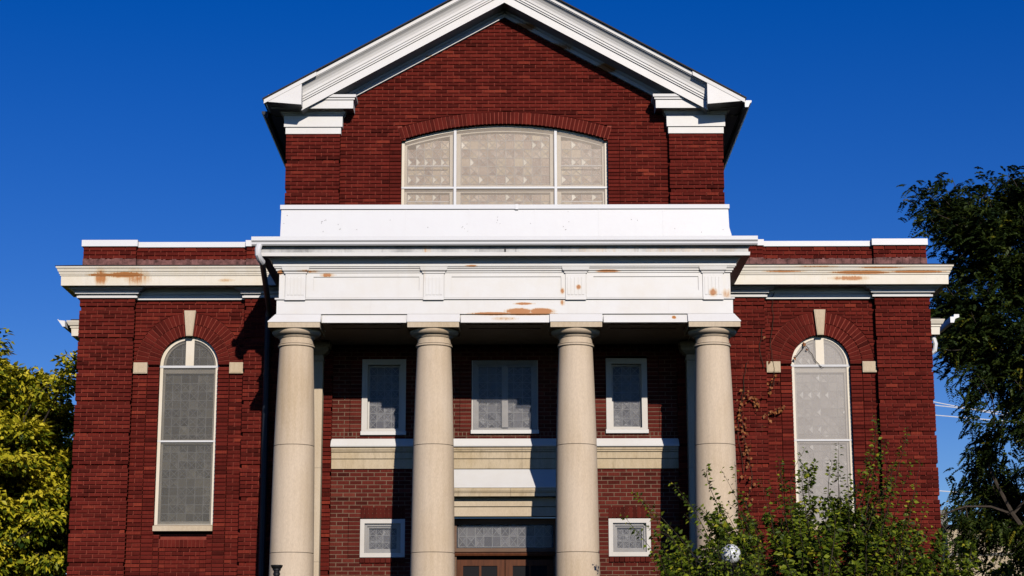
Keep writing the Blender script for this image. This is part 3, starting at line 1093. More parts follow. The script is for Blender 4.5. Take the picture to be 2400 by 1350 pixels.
        mb.add([(0, y - .70, 14.58), (-4.36, y - .70, 14.58 - GS * 4.36), (-4.36, 16, 14.58 - GS * 4.36), (0, 16, 14.58),
                (0, y - .70, 14.605), (-4.36, y - .70, 14.605 - GS * 4.36), (-4.36, 16, 14.605 - GS * 4.36), (0, 16, 14.605)],
               [(0, 3, 2, 1), (4, 5, 6, 7), (0, 1, 5, 4), (1, 2, 6, 5), (2, 3, 7, 6), (3, 0, 4, 7)])
        mb.build('roof', 'roof', CH)
        mb = MB(s)
        mb.box(-4.30, -3.97, y + .11, 16, 12.06, 12.13)
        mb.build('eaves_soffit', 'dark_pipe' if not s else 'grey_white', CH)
        mb = MB(s)
        mb.exty(y - .6 if s else y + 0.0, 16, [(-4.34, 12.01), (-4.40, 12.01), (-4.43, 12.08), (-4.46, 12.10), (-4.46, 12.135), (-4.34, 12.135)])
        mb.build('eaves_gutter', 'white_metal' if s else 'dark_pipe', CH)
        mb = MB(s)
        mb.box(-3.97, -3.90, y + .2, 16, 9.0, 12.15)
        mb.build('side_wall', 'side_brick', CH)
    one('antenna', 'black_metal', CH, lambda b: (b.tube([(7.45, 2.5, 9.7), (7.45, 2.5, 10.12)], .012, 5), b.tube([(7.33, 2.5, 9.98), (7.47, 2.5, 9.98)], .01, 5)))

    # white sheet-metal parapet at the foot of the gable
    p = MB()
    p.exty(-1.0, -0.72, [(-3.985, 9.2), (4.05, 9.2), (4.02, 9.62), (3.985, 9.75), (3.975, 10.085), (-3.965, 10.085)])
    par = p.build('apron_parapet', 'white_metal', CH)
    cp = MB()
    cp.ext(-3.985, 0.215, [(-1.025, 10.087), (-1.03, 10.165), (-0.7, 10.175), (-0.7, 10.087)])
    cp.ext(0.216, 3.995, [(-1.024, 10.087), (-1.029, 10.163), (-0.7, 10.173), (-0.7, 10.087)])
    cp.box(0.19, 0.245, -1.036, -0.9, 10.075, 10.168)
    cp.build('coping', 'white_metal', par)
    for x in (-2.88, -1.75, -0.62, 0.55, 1.68, 2.82):
        sm = MB()
        sm.box(x - .012, x + .012, -1.0035, -0.99, 9.25, 10.08)
        sm.build('seam_strip', 'white_metal', par)
    nl = MB()
    rnd = random.Random(4)
    for k in range(34):
        x = rnd.choice([-3.9, -3.2, -2.9, -2.6, -2.0, -1.4, -.7, -.1, .5, 1.1, 1.7, 2.3, 2.6, 3.0, 3.5, 3.85]) + rnd.uniform(-.06, .06)
        z = rnd.uniform(9.64, 10.05)
        nl.box(x - .004, x + .004, -1.003, -0.99, z, z + rnd.uniform(.006, .016))
    b = nl.build('nail_heads', 'nail', par)
    b['kind'] = 'stuff'


gable()

# ---------------------------------------------------------------- portico
CX_ = (-3.52, -1.19, 1.205, 3.52)
PY = -2.05


def portico():
    x0, x1, yf = -3.80, 3.815, -2.36
    # architrave, frieze, cornice
    mb = MB()
    mb.wrap(x0, x1, yf, -0.3, [(-.02, 7.772), (0.0, 7.772), (0.0, 7.90), (0.035, 7.905), (0.035, 7.915), (0.03, 7.918), (0.032, 8.15), (0.06, 8.153), (0.062, 8.178), (0.0, 8.184)], inner=-0.58)
    arch = mb.build('architrave', 'entab', CH)
    mb = MB()
    mb.wrap(x0, x1, yf, -0.3, [(0.0, 8.184), (0.0, 8.615), (0.028, 8.618), (0.03, 8.645), (0.05, 8.65), (0.055, 8.68), (0.075, 8.69), (0.08, 8.712), (0.095, 8.716), (0.098, 8.76)], inner=-0.4)
    frz = mb.build('frieze', 'entab', CH)
    mb = MB()
    mb.wrap(x0, x1, yf, -0.3, [(-.3, 8.765), (0.10, 8.762), (0.115, 8.80), (0.16, 8.835), (0.17, 8.845), (0.305, 8.846), (0.31, 8.905), (0.285, 8.912)], inner=-0.3)
    pc = mb.build('portico_cornice', 'entab', CH)
    mb = MB()
    mb.wrap(x0, x1, yf, -0.3, [(0.285, 8.912), (0.28, 8.96), (0.30, 8.985), (0.315, 9.01), (0.3, 9.12)], inner=-0.3)
    mb.build('cyma_moulding', 'mouldy', pc)
    # lit lip between cornice and cavetto is grimy above
    mb = MB()
    mb.ext(x0 - .43, x1 + .43, [(yf - .30, 9.012), (yf - .375, 9.008), (yf - .40, 9.03), (yf - .405, 9.06), (yf - .435, 9.085), (yf - .44, 9.15), (yf - .425, 9.15), (yf - .42, 9.13), (yf - .30, 9.13)])
    mb.build('gutter', 'white_metal', CH)
    mb = MB()
    mb.box(x0 - .36, x1 + .33, -2.70, -0.3, 9.125, 9.165)
    mb.build('portico_roof', 'roof', CH)
    mb = MB()
    mb.box(0.005, 0.03, yf - .30, yf - .28, 8.92, 9.0)
    mb.build('gutter_bracket', 'black_metal', CH)
    # triglyph blocks and sunk panels of the frieze
    for x in CX_:
        t = MB()
        w = 0.172
        t.box(x - w, x + w, yf - .035, yf + .02, 8.185, 8.60)
        t.box(x - w + .0, x + w - .0, yf - .075, yf + .02, 8.14, 8.1845)
        for gx in (-.118, -.06, .002, .064, .12):
            t.ext(x + gx - .022, x + gx + .022, [(yf - .034, 8.22), (yf - .041, 8.24), (yf - .041, 8.53), (yf - .034, 8.55)])
        t.wrap(x - w, x + w, yf - .03, yf + .1, [(0.005, 8.60), (0.02, 8.605), (0.022, 8.63), (0.05, 8.65), (0.06, 8.70), (0.062, 8.712)], inner=-.02)
        t.build('triglyph_block', 'entab', frz)
    for k in range(3):
        a, b = CX_[k] + 0.30, CX_[k + 1] - 0.245
        p = MB()
        za, zb = 8.315, 8.55
        for (u, v, w, z) in ((a, b, zb, 8.612), (a, b, 8.19, za)):
            p.box(u, v, yf - .016, yf + .02, w, z)
        p.box(CX_[k] + .175, a, yf - .016, yf + .02, 8.19, 8.612)
        p.box(b, CX_[k + 1] - .175, yf - .016, yf + .02, 8.19, 8.612)
        p.build('panel_frame', 'entab', frz)
    # drip skirts between the abacus blocks
    for k in range(3):
        a, b = CX_[k] + 0.46, CX_[k + 1] - 0.45
        p = MB()
        p.add([(a, yf - .005, 7.895), (b, yf - .005, 7.895), (b + .02, yf - .085, 7.76), (a - .0, yf - .085, 7.76),
               (a, yf + .03, 7.895), (b, yf + .03, 7.895), (b + .02, yf + .03, 7.748), (a, yf + .03, 7.748), (b + .02, yf - .085, 7.748), (a, yf - .085, 7.748)],
              [(0, 3, 2, 1), (3, 9, 8, 2), (9, 7, 6, 8), (7, 4, 5, 6), (4, 0, 1, 5), (0, 4, 7, 9, 3), (1, 2, 8, 6, 5)])
        p.build('drip_skirt', 'entab', arch)
    # soffit panels and ceiling
    mb = MB()
    mb.box(-3.78, 3.79, -2.33, -1.76, 7.756, 7.771)
    for k in range(3):
        a, b = CX_[k] + 0.55, CX_[k + 1] - 0.55
        mb.box(a, b, -2.26, -2.22, 7.744, 7.757)
        mb.box(a, b, -1.90, -1.86, 7.744, 7.757)
        mb.box(a, a + .04, -2.22, -1.90, 7.745, 7.757)
        mb.box(b - .04, b, -2.22, -1.90, 7.745, 7.757)
    mb.build('soffit', 'ceiling', CH)
    mb = MB()
    mb.box(-3.25, 3.26, -1.76, -0.28, 7.775, 7.80)
    mb.box(-3.79, -3.25, -1.76, -0.28, 7.757, 7.80)
    mb.box(3.26, 3.80, -1.76, -0.28, 7.757, 7.80)
    mb.build('porch_ceiling', 'ceiling', CH)
    # columns
    for x in CX_:
        prof = [(0.378, 1.5), (0.376, 2.5), (0.371, 3.2), (0.366, 3.7), (0.359, 4.3), (0.351, 5.0), (0.341, 5.65), (0.327, 6.2), (0.311, 6.75), (0.298, 7.1), (0.287, 7.36)]

        def rad(z):
            for (r0, z0), (r1, z1) in zip(prof, prof[1:]):
                if z0 <= z <= z1:
                    return r0 + (r1 - r0) * (z - z0) / (z1 - z0)
            return prof[-1][0]
        cb = MB()
        cb.box(x - .5, x + .5, PY - .5, PY + .5, 1.3, 1.42)
        cb.lathe(x, PY, [(.40, 1.42), (.46, 1.44), (.48, 1.48), (.46, 1.53), (.40, 1.55), (.385, 1.58)])
        col = cb.build('column', 'column', CH, smooth=True)
        for za, zb in ((1.58, 3.929), (3.934, 5.709), (5.714, 7.385)):
            d = MB()
            zs = [za] + [z for _, z in prof if za + .05 < z < zb - .05] + [zb]
            pr = [(rad(za) - .006, za)] + [(rad(min(max(z, za + .006), zb - .006)), min(max(z, za + .006), zb - .006)) for z in zs] + [(rad(zb) - .006, zb)]
            d.lathe(x, PY, pr, 64)
            d.build('drum', 'column', col, smooth=True)
        c = MB()
        c.lathe(x, PY, [(0.28, 7.384), (0.298, 7.386), (0.309, 7.395), (0.311, 7.408), (0.303, 7.42), (0.288, 7.424), (0.296, 7.428), (0.30, 7.436), (0.296, 7.444), (0.283, 7.448), (0.281, 7.50), (0.283, 7.535)], 64)
        c.lathe(x, PY, [(0.27, 7.535), (0.30, 7.538), (0.302, 7.55), (0.315, 7.552), (0.318, 7.565), (0.34, 7.572), (0.375, 7.59), (0.40, 7.612), (0.412, 7.638), (0.41, 7.662)], 64)
        c.build('capital', 'column', col, smooth=True)
        a = MB()
        h = 0.432
        a.box(x - h, x + h, PY - h, PY + h, 7.663, 7.752)
        a.build('abacus', 'stone', col)
        s_ = MB()
        h2 = 0.442
        yb, zt = yf - .036, 7.902
        xl = max(x - .442, x0 - .05) if x < -3 else x - .442
        xr = min(x + .442, x1 + .05) if x > 3 else x + .442
        s_.add([(x - h2, PY - h2, 7.753), (x + h2, PY - h2, 7.753), (x + h2, PY - h2, 7.765), (x - h2, PY - h2, 7.765),
                (xr, yb, zt), (xl, yb, zt), (x - h2, PY + h2, 7.753), (x + h2, PY + h2, 7.753), (x + h2, PY + h2, 7.765), (x - h2, PY + h2, 7.765),
                (xr, PY + h2, zt), (xl, PY + h2, zt)],
               [(0, 1, 2, 3), (3, 2, 4, 5), (1, 7, 8, 2), (2, 8, 10, 4), (6, 0, 3, 9), (9, 3, 5, 11), (0, 6, 7, 1)])
        s_.build('abacus_flashing', 'white', col)
    # downspout from the left end of the gutter
    d = MB()
    d.tube([(-4.10, -2.73, 9.03), (-4.12, -2.735, 8.95), (-4.12, -2.72, 8.86), (-4.10, -2.66, 8.80), (-4.07, -2.55, 8.765)], 0.055, 10)
    ds = d.build('downspout', 'white_metal', CH, smooth=True)
    d = MB()
    d.tube([(-4.07, -2.56, 8.77), (-4.22, -0.36, 8.40), (-4.25, -0.27, 8.32)], 0.05, 10)
    d.build('sloping_pipe', 'shaded_pipe', ds, smooth=True)
    d = MB()
    d.tube([(-4.25, -0.25, 8.36), (-4.25, -0.24, 8.25), (-4.25, -0.24, 0.1)], 0.06, 10)
    for z in (7.2, 5.4, 3.6):
        d.tube([(-4.25, -0.24, z), (-4.25, -0.24, z + .06)], 0.07, 10)
    d.build('upright_pipe', 'dark_pipe', ds, smooth=True)
    # base
    mb = MB()
    mb.box(-4.1, 4.1, -2.75, -0.2, 0.0, 1.3)
    for k in range(8):
        mb.box(-3.2, 3.2, -2.75 - 0.36 * (k + 1), -2.75 - 0.36 * k, 0, 1.3 - 0.16 * (k + 1))
    mb.build('porch_steps', 'dark_concrete', CH)
    for s in (False, True):
        b = MB(s)
        b.box(-3.9, -3.22, -6.5, -2.76, 0, 1.3)
        b.box(-3.95, -3.21, -6.55, -2.76, 1.3, 1.42)
        b.build('cheek_wall', 'dark_concrete', CH)


portico()


# ---------------------------------------------------------------- wall inside the porch
def porch_wall():
    bricks, back = MB(), MB()
    y = GY
    zt = 7.775
    n = int((zt - Z_LOW) / HC)
    z0 = zt - n * HC
    wins = [(-2.54, -1.76, 6.155, 7.505), (-0.59, 0.59, 6.175, 7.50), (1.80, 2.53, 6.18, 7.515),
            (-2.535, -1.752, 4.0, 4.665), (1.815, 2.55, 4.01, 4.668), (-1.12, 1.12, 0, 5.0)]

    def cut(zb, zt_):
        out = [(-3.06, 3.06, 's')]
        blocks = []
        for (a, b, c, d) in wins:
            if zt_ > c + .02 and zb < d - .02:
                blocks.append((a, b))
            elif b - a < 1.3 and c > 6 and c - 0.075 < zt_ and zb < c:
                pass
        blocks.sort()
        res, x = [], -3.06
        for a, b in blocks:
            if a - x > .45:
                res += [(x, a - .212, 's'), (a - .205, a - .004, 'j')]
            else:
                res.append((x, a, 's'))
            x = b
        if blocks and 3.06 - x > .45:
            res += [(x + .004, x + .205, 'j'), (x + .212, 3.06, 's')]
        else:
            res.append((x, 3.06, 's'))
        return res

    def ints(i, zb, zt_):
        if 5.52 < (zb + zt_) / 2 < 6.08:
            return []
        if 6.08 <= zb < 6.14:
            return [(-3.06, 3.06, 'h')]
        return cut(zb, zt_)
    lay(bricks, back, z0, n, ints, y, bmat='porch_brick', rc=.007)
    # soldier lintels and rowlock sills of the small windows
    for (a, b, c, d) in wins[3:5]:
        k = a - .0
        while k < b - .03:
            bricks.box(k + .005, min(k + .066, b), y - .006, y + .07, d + .012, d + .205, rt() * .7)
            k += 0.0715
        k = a
        while k < b - .03:
            bricks.box(k + .005, min(k + .085, b), y - .035, y + .07, c - .095, c - .012, rt())
            k += 0.09
    # wall mass
    ys, ye = y + .165, y + .3
    for (a, b, c, d) in ((-3.9, -2.54, 0, 7.8), (-1.752, -1.12, 0, 7.8), (1.12, 1.8, 0, 7.8), (2.55, 3.9, 0, 7.8),
                         (-2.54, -1.752, 0, 4.0), (-2.54, -1.752, 4.665, 6.155), (-2.54, -1.752, 7.505, 7.8),
                         (1.8, 2.55, 0, 4.01), (1.8, 2.55, 4.668, 6.18), (1.8, 2.55, 7.515, 7.8),
                         (-1.12, 1.12, 5.0, 6.17), (-1.12, 1.12, 7.5, 7.8), (-1.12, -.59, 6.17, 7.5), (.59, 1.12, 6.17, 7.5)):
        back.box(a, b, ys, ye, c, d)
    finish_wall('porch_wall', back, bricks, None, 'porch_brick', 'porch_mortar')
    b = MB()
    b.box(-3.9, -1.13, y, y + .15, 0, z0 - .01)
    b.box(1.13, 3.9, y, y + .15, 0, z0 - .01)
    b.build('wall_base', 'side_brick', CH)

    for s in (False, True):
        bricks, back = MB(s), MB(s)
        lay(bricks, back, z0, n, lambda i, a, b_: [(-3.21 + 0.0, -3.06 - (0.02 if i % 8 == 3 else 0), 'j')], y - .10, depth=.11, yoff=lambda i: .02 if i % 8 == 3 else 0)
        lay(bricks, back, z0, n, lambda i, a, b_: [(-3.985, -3.80, 'j')], y - .11, depth=.12, yoff=lambda i: .02 if i % 8 == 3 else 0)
        back.box(-3.96, -3.08, y + .03, y + .2, 0, 7.77)
        finish_wall('porch_pier', back, bricks)
        for (za, zb) in ((0, 3.9), (3.904, 5.53), (5.534, 7.42)):
            b = MB(s)
            b.box(-3.80, -3.215, y - .30, y + .02, za, zb)
            b.build('pilaster_block', 'stone', CH)
        b = MB(s)
        b.wrap(-3.80, -3.215, y - .30, y, [(0, 7.421), (.02, 7.43), (.02, 7.46), (0, 7.465), (.0, 7.53), (.04, 7.55), (.1, 7.60), (.11, 7.66), (.13, 7.665), (.13, 7.76)], inner=-.1)
        b.build('pilaster_capital', 'stone', CH)

    # belt course
    for (xa, xb) in ((-3.058, -1.4), (-1.396, 0.30), (0.304, 1.55), (1.554, 3.058)):
        b = MB()
        b.ext(xa, xb, [(y - .03, 5.545), (y - .03, 5.71), (y - .05, 5.725), (y - .05, 5.83), (y - .075, 5.845), (y - .075, 5.865), (y - .09, 5.875), (y - .10, 5.93), (y + .1, 5.93), (y + .1, 5.545)])
        b.build('belt_course', 'stained_stone', CH)
    b = MB()
    b.ext(-3.07, 3.07, [(y - .135, 5.925), (y - .14, 5.945), (y - .015, 6.078), (y + .05, 6.078), (y + .05, 5.931), (y - .10, 5.931)])
    b.build('belt_flashing', 'white', CH)

    # upper windows
    def sash(a, b_, c, d, two=False, seed=1, nm='porch_window'):
        f = MB()
        w = .10 if not two else .09
        for (p, q, r_, s_) in ((a, a + w, c, d), (b_ - w, b_, c, d), (a + w, b_ - w, c, c + w * .9), (a + w, b_ - w, d - w, d)):
            f.box(p, q, y - .02 if not two else y + .03, y + .16, r_, s_)
        i0, i1, k0, k1 = a + w, b_ - w, c + w * .9, d - w
        e = .03
        for (p, q, r_, s_) in ((i0, i0 + e, k0, k1), (i1 - e, i1, k0, k1), (i0 + e, i1 - e, k0, k0 + e), (i0 + e, i1 - e, k1 - e, k1)):
            f.box(p, q, y + .085, y + .17, r_, s_)
        if two:
            m = (a + b_) / 2
            f.box(m - .055, m + .055, y + .05, y + .165, k0 + e, k1 - e)
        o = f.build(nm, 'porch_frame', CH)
        st = MB()
        st.ext(a - .012, b_ + .012, [(y - .05, c - .012), (y - .055, c + .05), (y - .03, c + .06), (y - .0, c + .06), (y - .0, c - .012)])
        st.build('sill', 'white', o)
        p = MB()
        p.box(a + .02 if two else i0 + .01, b_ - .02 if two else i1 - .01, (y + .018) if two else y + .095, (y + .022) if two else y + .099, c + .065, d - .01)
        p.build('pane', 'cover_porch', o)
        leaded(o, i0 + e, i1 - e, k0 + e, k1 - e, y + .13, .145, 'leaded_porch', None, .0, .85, False, seed)
        bk = MB()
        bk.box(a, b_, y + .24, y + .26, c, d)
        bk.build('backing', 'dark_inside', o)
        return o
    sash(*wins[0], seed=31)
    sash(*wins[1], two=True, seed=32)
    sash(*wins[2], seed=33)

    def small(a, b_, c, d, seed):
        f = MB()
        w = .075
        for k, (dw, ya) in enumerate(((w, y + .0), (w + .045, y + .05), (w + .075, y + .085))):
            i = (0, w, w + .045)[k]
            for (p, q, r_, s_) in ((a + i, a + dw, c + i, d - i), (b_ - dw, b_ - i, c + i, d - i), (a + dw, b_ - dw, c + i, c + dw), (a + dw, b_ - dw, d - dw, d - i)):
                f.box(p, q, ya, y + .18, r_, s_)
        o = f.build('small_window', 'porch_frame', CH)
        p = MB()
        p.box(a + .05, b_ - .05, y + .028, y + .032, c + .05, d - .05)
        p.build('pane', 'cover_porch', o)
        i = w + .075
        leaded(o, a + i, b_ - i, c + i, d - i, y + .15, .12, 'leaded_porch', None, .0, .85, False, seed)
        bk = MB()
        bk.box(a, b_, y + .24, y + .26, c, d)
        bk.build('backing', 'dark_inside', o)
    small(*wins[3], 41)
    small(*wins[4], 42)

    # door hood, doorcase, transom light, doors
    b = MB()
    b.ext(-1.25, 1.25, [(y - .45, 5.165), (y - .452, 5.185), (y - .0, 5.54), (y + .02, 5.54), (y + .02, 5.165)])
    b.build('hood_flashing', 'white', CH)
    for (xa, xb) in ((-1.24, 0.095), (0.099, 1.24)):
        b = MB()
        b.ext(xa, xb, [(y - .40, 5.02), (y - .405, 5.075), (y - .42, 5.085), (y - .42, 5.10), (y - .435, 5.11), (y - .44, 5.164), (y + .02, 5.164), (y + .02, 5.02)])
        b.build('hood_stone', 'stained_stone', CH)
    b = MB()
    b.ext(-1.18, 1.18, [(y - .20, 4.692), (y - .205, 4.85), (y - .235, 4.862), (y - .24, 4.94), (y - .24, 5.019), (y + .1, 5.019), (y + .1, 4.692)])
    b.build('door_lintel', 'stone', CH)
    for s in (False, True):
        b = MB(s)
        b.box(-1.16, -0.90, y - .19, y + .2, 1.3, 4.691)
        b.build('door_jamb', 'stone', CH)
    yd = y + .15
    f = MB()
    f.box(-.9, -.85, yd - .04, yd + .1, 1.3, 4.69)
    f.box(.85, .9, yd - .04, yd + .1, 1.3, 4.69)
    f.box(-.85, .85, yd - .04, yd + .1, 4.58, 4.69)
    f.box(-.85, .85, yd - .035, yd + .1, 4.10, 4.165)
    tr = f.build('transom_window', 'pale_wood', CH)
    b = MB()
    b.ext(-.9, .9, [(yd - .08, 4.03), (yd - .085, 4.055), (yd - .06, 4.065), (yd - .06, 4.09), (yd - .09, 4.097), (yd + .1, 4.099), (yd + .1, 4.03)])
    b.build('transom_rail', 'wood', tr)
    b = MB()
    b.box(-.85, .85, yd - .012, yd - .008, 4.166, 4.579)
    b.build('pane', 'cover_porch', tr)
    leaded(tr, -.82, .82, 4.19, 4.56, yd + .03, .15, 'leaded_porch', None, .0, .85, False, 51)
    b = MB()
    b.box(-.9, .9, yd + .12, yd + .14, 1.3, 4.69)
    b.build('backing', 'dark_inside', tr)
    for s, nm in ((False, 'door'), (True, 'door')):
        d = MB(s)
        a, e = -.845, -.006
        d.box(a, a + .11, yd, yd + .05, 1.31, 3.965)
        d.box(e - .13, e, yd, yd + .05, 1.31, 3.965)
        for (za, zb) in ((3.86, 3.965), (2.5, 2.62), (1.31, 1.55)):
            d.box(a + .11, e - .13, yd, yd + .05, za, zb)
        d.box(a + .39, a + .43, yd + .005, yd + .045, 2.62, 3.86)
        d.box(a + .11, e - .13, yd + .015, yd + .04, 1.55, 2.5)
        do = d.build(nm, 'wood', CH)
        for (p, q) in ((a + .11, a + .39), (a + .43, e - .13)):
            g = MB(s)
            g.box(p, q, yd + .02, yd + .03, 2.62, 3.86)
            g.build('pane', 'dark_inside', do)
        h = MB(s)
        h.tube([(e - .06, yd - .03, 2.35), (e - .06, yd - .05, 2.4), (e - .06, yd - .05, 2.6), (e - .06, yd - .03, 2.65)], .012, 6)
        h.build('handle', 'black_metal', do)


porch_wall()


# ------------------------------------------------------------------ lamp posts
def lamp(x, with_globe, label):
    e = empty('lamp_post', (x, -4.8, 1.42), label, 'lamp post', 'lamp posts flanking the church steps')
    b = MB()
    b.lathe(x, -4.8, [(.14, 1.42), (.14, 1.5), (.1, 1.54), (.085, 1.7), (.055, 1.76), (.05, 2.6), (.038, 3.36), (.04, 3.40)], 20)
    b.build('post', 'black_metal', e, smooth=True, org=(x, -4.8, 1.42))
    b = MB()
    b.lathe(x, -4.8, [(.04, 3.40), (.053, 3.405), (.053, 3.44), (.045, 3.45), (.047, 3.475), (.062, 3.48), (.062, 3.505), (.075, 3.515), (.09, 3.545), (.09, 3.56), (.05, 3.562)], 20)
    b.build('fitter', 'black_metal', e, smooth=True, org=(x, -4.8, 1.42))
    if with_globe:
        b = MB()
        r, c = .152, 3.712
        b.lathe(x, -4.8, [(max(.004, r * math.sin(a)), c - r * math.cos(a)) for a in [math.pi * (k / 20) for k in range(1, 21)]], 32)
        b.build('globe', 'globe', e, smooth=True, org=(x, -4.8, 1.42))


M['globe'] = plain('white_globe', (0.78, 0.79, 0.8), 0.15, 0.05, 3, 0, 0.6)
lamp(-3.42, False, 'black iron lamp post without its globe beside the church steps')
lamp(3.42, True, 'black lamp post carrying a white globe half hidden in the leafy shrub')


# ------------------------------------------------------------------ foliage
def leaf_mesh(name, P, D, Nn, L, W, tint, mat, parent, org):
    """diamond leaves: P base (n,3), D unit axis, Nn approx normal, L length, W half width"""
    n = len(P)
    S = np.cross(D, Nn)
    S /= np.linalg.norm(S, axis=1, keepdims=True) + 1e-9
    Nr = np.cross(S, D)
    L = np.broadcast_to(L, n)[:, None]
    W = np.broadcast_to(W, n)[:, None]
    base = P
    left = P + D * L * .42 + S * W + Nr * W * .35
    right = P + D * L * .42 - S * W + Nr * W * .35
    tip = P + D * L - Nr * L * .12
    V = np.stack([base, left, tip, right], 1).reshape(-1, 3) - np.array(org)
    me = bpy.data.meshes.new(name)
    me.vertices.add(4 * n)
    me.vertices.foreach_set('co', V.astype(np.float32).ravel())
    idx = np.arange(n)[:, None] * 4
    tri = np.concatenate([idx + np.array([[0, 2, 1]]), idx + np.array([[0, 3, 2]])], 1).reshape(-1)
    me.loops.add(6 * n)
    me.loops.foreach_set('vertex_index', tri.astype(np.int32))
    me.polygons.add(2 * n)
    me.polygons.foreach_set('loop_start', np.arange(0, 6 * n, 3, dtype=np.int32))
    me.polygons.foreach_set('loop_total', np.full(2 * n, 3, dtype=np.int32))
    me.update()
    me.validate()
    a = me.attributes.new('tint', 'FLOAT', 'FACE')
    a.data.foreach_set('value', np.repeat(np.clip(tint, 0, 1), 2).astype(np.float32))
    me.materials.append(M[mat])
    o = bpy.data.objects.new(name, me)
    COL.objects.link(o)
    o.parent = parent
    return o


def unit(a):
    return a / (np.linalg.norm(a, axis=-1, keepdims=True) + 1e-9)


def proj(p):
    f, th, r_ = 4413.0, R(PITCH), R(0.1)
    x, y, z = p[0] - CAM_LOC[0], p[1] - CAM_LOC[1], p[2] - CAM_LOC[2]
    F = y * math.cos(th) + z * math.sin(th)
    U = -y * math.sin(th) + z * math.cos(th)
    u, w = x / F * f, U / F * f
    return 1200 + u * math.cos(r_) - w * math.sin(r_), 675 - (u * math.sin(r_) + w * math.cos(r_))


def crown_points(rng, n, c, r, zlow=-0.9, shell=0.55):
    """clump centres spread through the outer part of an uneven crown"""
    out = []
    ph = rng.uniform(0, 6.28, 6)
    while len(out) < n:
        d = unit(rng.normal(size=3))
        if d[2] < zlow:
            continue
        az = math.atan2(d[1], d[0])
        k = 1 + 0.13 * math.sin(3 * az + ph[0]) + 0.12 * math.sin(5 * d[2] + 2 * az + ph[1]) + 0.08 * math.sin(9 * d[2] + 7 * az + ph[2])
        q = rng.uniform(shell ** 2, 1) ** .5 * k
        out.append(np.array(c) + d * np.array(r) * q)
    return out


def limb(mb, a, b, r0, r1, rng, sag=0.15, n=5, seg=6):
    a, b = np.array(a, float), np.array(b, float)
    pts, rs = [], []
    off = rng.normal(size=3) * np.linalg.norm(b - a) * sag
    for k in range(n + 1):
        t = k / n
        pts.append(tuple(a + (b - a) * t + off * math.sin(math.pi * t) * .6))
        rs.append(r0 + (r1 - r0) * t)
    mb.tube(pts, rs, seg)
    return pts


def broad_tree(name, label, base, height, c, r, nclump, per, L, W, mat, seed, group=None, tfun=None, cl=(.55, .55, .3), trunk_r=.25, droop=.35, shell=.5, zlow=-.9, extra=None):
    rng = np.random.default_rng(seed)
    e = empty(name, base, label, 'tree', group)
    tb = MB()
    bx, by, bz = base
    fork = (bx + (c[0] - bx) * .4, by + (c[1] - by) * .4, c[2] - r[2] * .55)
    tpts = [(bx, by, bz - .1), (bx + .03, by, bz + (fork[2] - bz) * .5), fork, (c[0], c[1], c[2] + r[2] * .55)]
    tb.tube(tpts, [trunk_r, trunk_r * .8, trunk_r * .62, trunk_r * .15], 10)
    cen = crown_points(rng, nclump, c, r, zlow, shell)
    if extra:
        cen += extra(rng)
    main = []
    for k in range(9):
        a = 2 * math.pi * k / 9 + rng.uniform(-.3, .3)
        z0 = fork[2] + rng.uniform(0, r[2] * .9)
        st = np.array((c[0], c[1], z0)) * .8 + np.array(fork) * .2
        en = np.array(c) + np.array((math.cos(a) * r[0] * .6, math.sin(a) * r[1] * .6, rng.uniform(-.2, .7) * r[2]))
        main += limb(tb, st, en, trunk_r * .38, trunk_r * .1, rng, .12)
    main = np.array(main)
    for q in cen:
        d = np.linalg.norm(main - q, axis=1) + .25 * np.maximum(0, main[:, 2] - q[2])
        limb(tb, main[d.argmin()], q, trunk_r * .1, .008, rng, .14, 4, 4)
    tb.build('trunk', 'bark', e, smooth=True, org=base)
    P, D, N, T, LL = [], [], [], [], []
    C = np.array(c)
    for q in cen:
        m = int(per * rng.uniform(.6, 1.4))
        g = rng.normal(size=(m, 3))
        g = unit(g) * (rng.uniform(0, 1, (m, 1)) ** .45)
        sc = rng.uniform(.75, 1.35)
        p = q + g * np.array(cl) * sc
        out = unit(q - C)
        d = unit(g * np.array([1, 1, .3]) + out * .5 + rng.normal(size=(m, 3)) * .4 + np.array([0, 0, -droop]))
        nn = unit(np.array([0, 0, 1.0]) + out * .35 + rng.normal(size=(m, 3)) * .4)
        P.append(p)
        D.append(d)
        N.append(nn)
        T.append(tfun(rng, g, q, m) if tfun else rng.uniform(0, 1, m))
        LL.append(L * rng.uniform(.7, 1.25, m))
    P, D, N, T, LL = map(np.concatenate, (P, D, N, T, LL))
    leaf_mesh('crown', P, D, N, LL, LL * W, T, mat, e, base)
    return e


# autumn tree beyond the left wing
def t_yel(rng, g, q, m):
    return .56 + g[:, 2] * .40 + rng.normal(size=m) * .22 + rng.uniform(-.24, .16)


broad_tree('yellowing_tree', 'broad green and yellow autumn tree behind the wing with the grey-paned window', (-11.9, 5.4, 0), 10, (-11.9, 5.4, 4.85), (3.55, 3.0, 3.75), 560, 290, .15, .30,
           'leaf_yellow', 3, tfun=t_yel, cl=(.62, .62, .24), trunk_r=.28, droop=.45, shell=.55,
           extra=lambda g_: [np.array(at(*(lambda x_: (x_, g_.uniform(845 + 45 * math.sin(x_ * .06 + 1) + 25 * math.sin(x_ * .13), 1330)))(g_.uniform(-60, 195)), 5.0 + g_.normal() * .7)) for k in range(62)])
broad_tree('green_tree', 'dark green tree rising beyond the yellow autumn tree', (-14.4, 15.5, 0), 11, (-14.3, 15.5, 6.1), (3.0, 3.0, 4.1), 260, 200, .15, .30,
           'leaf_yellow', 5, tfun=lambda rng, g, q, m: .12 + rng.normal(size=m) * .13, cl=(.6, .6, .32), trunk_r=.25, shell=.5)


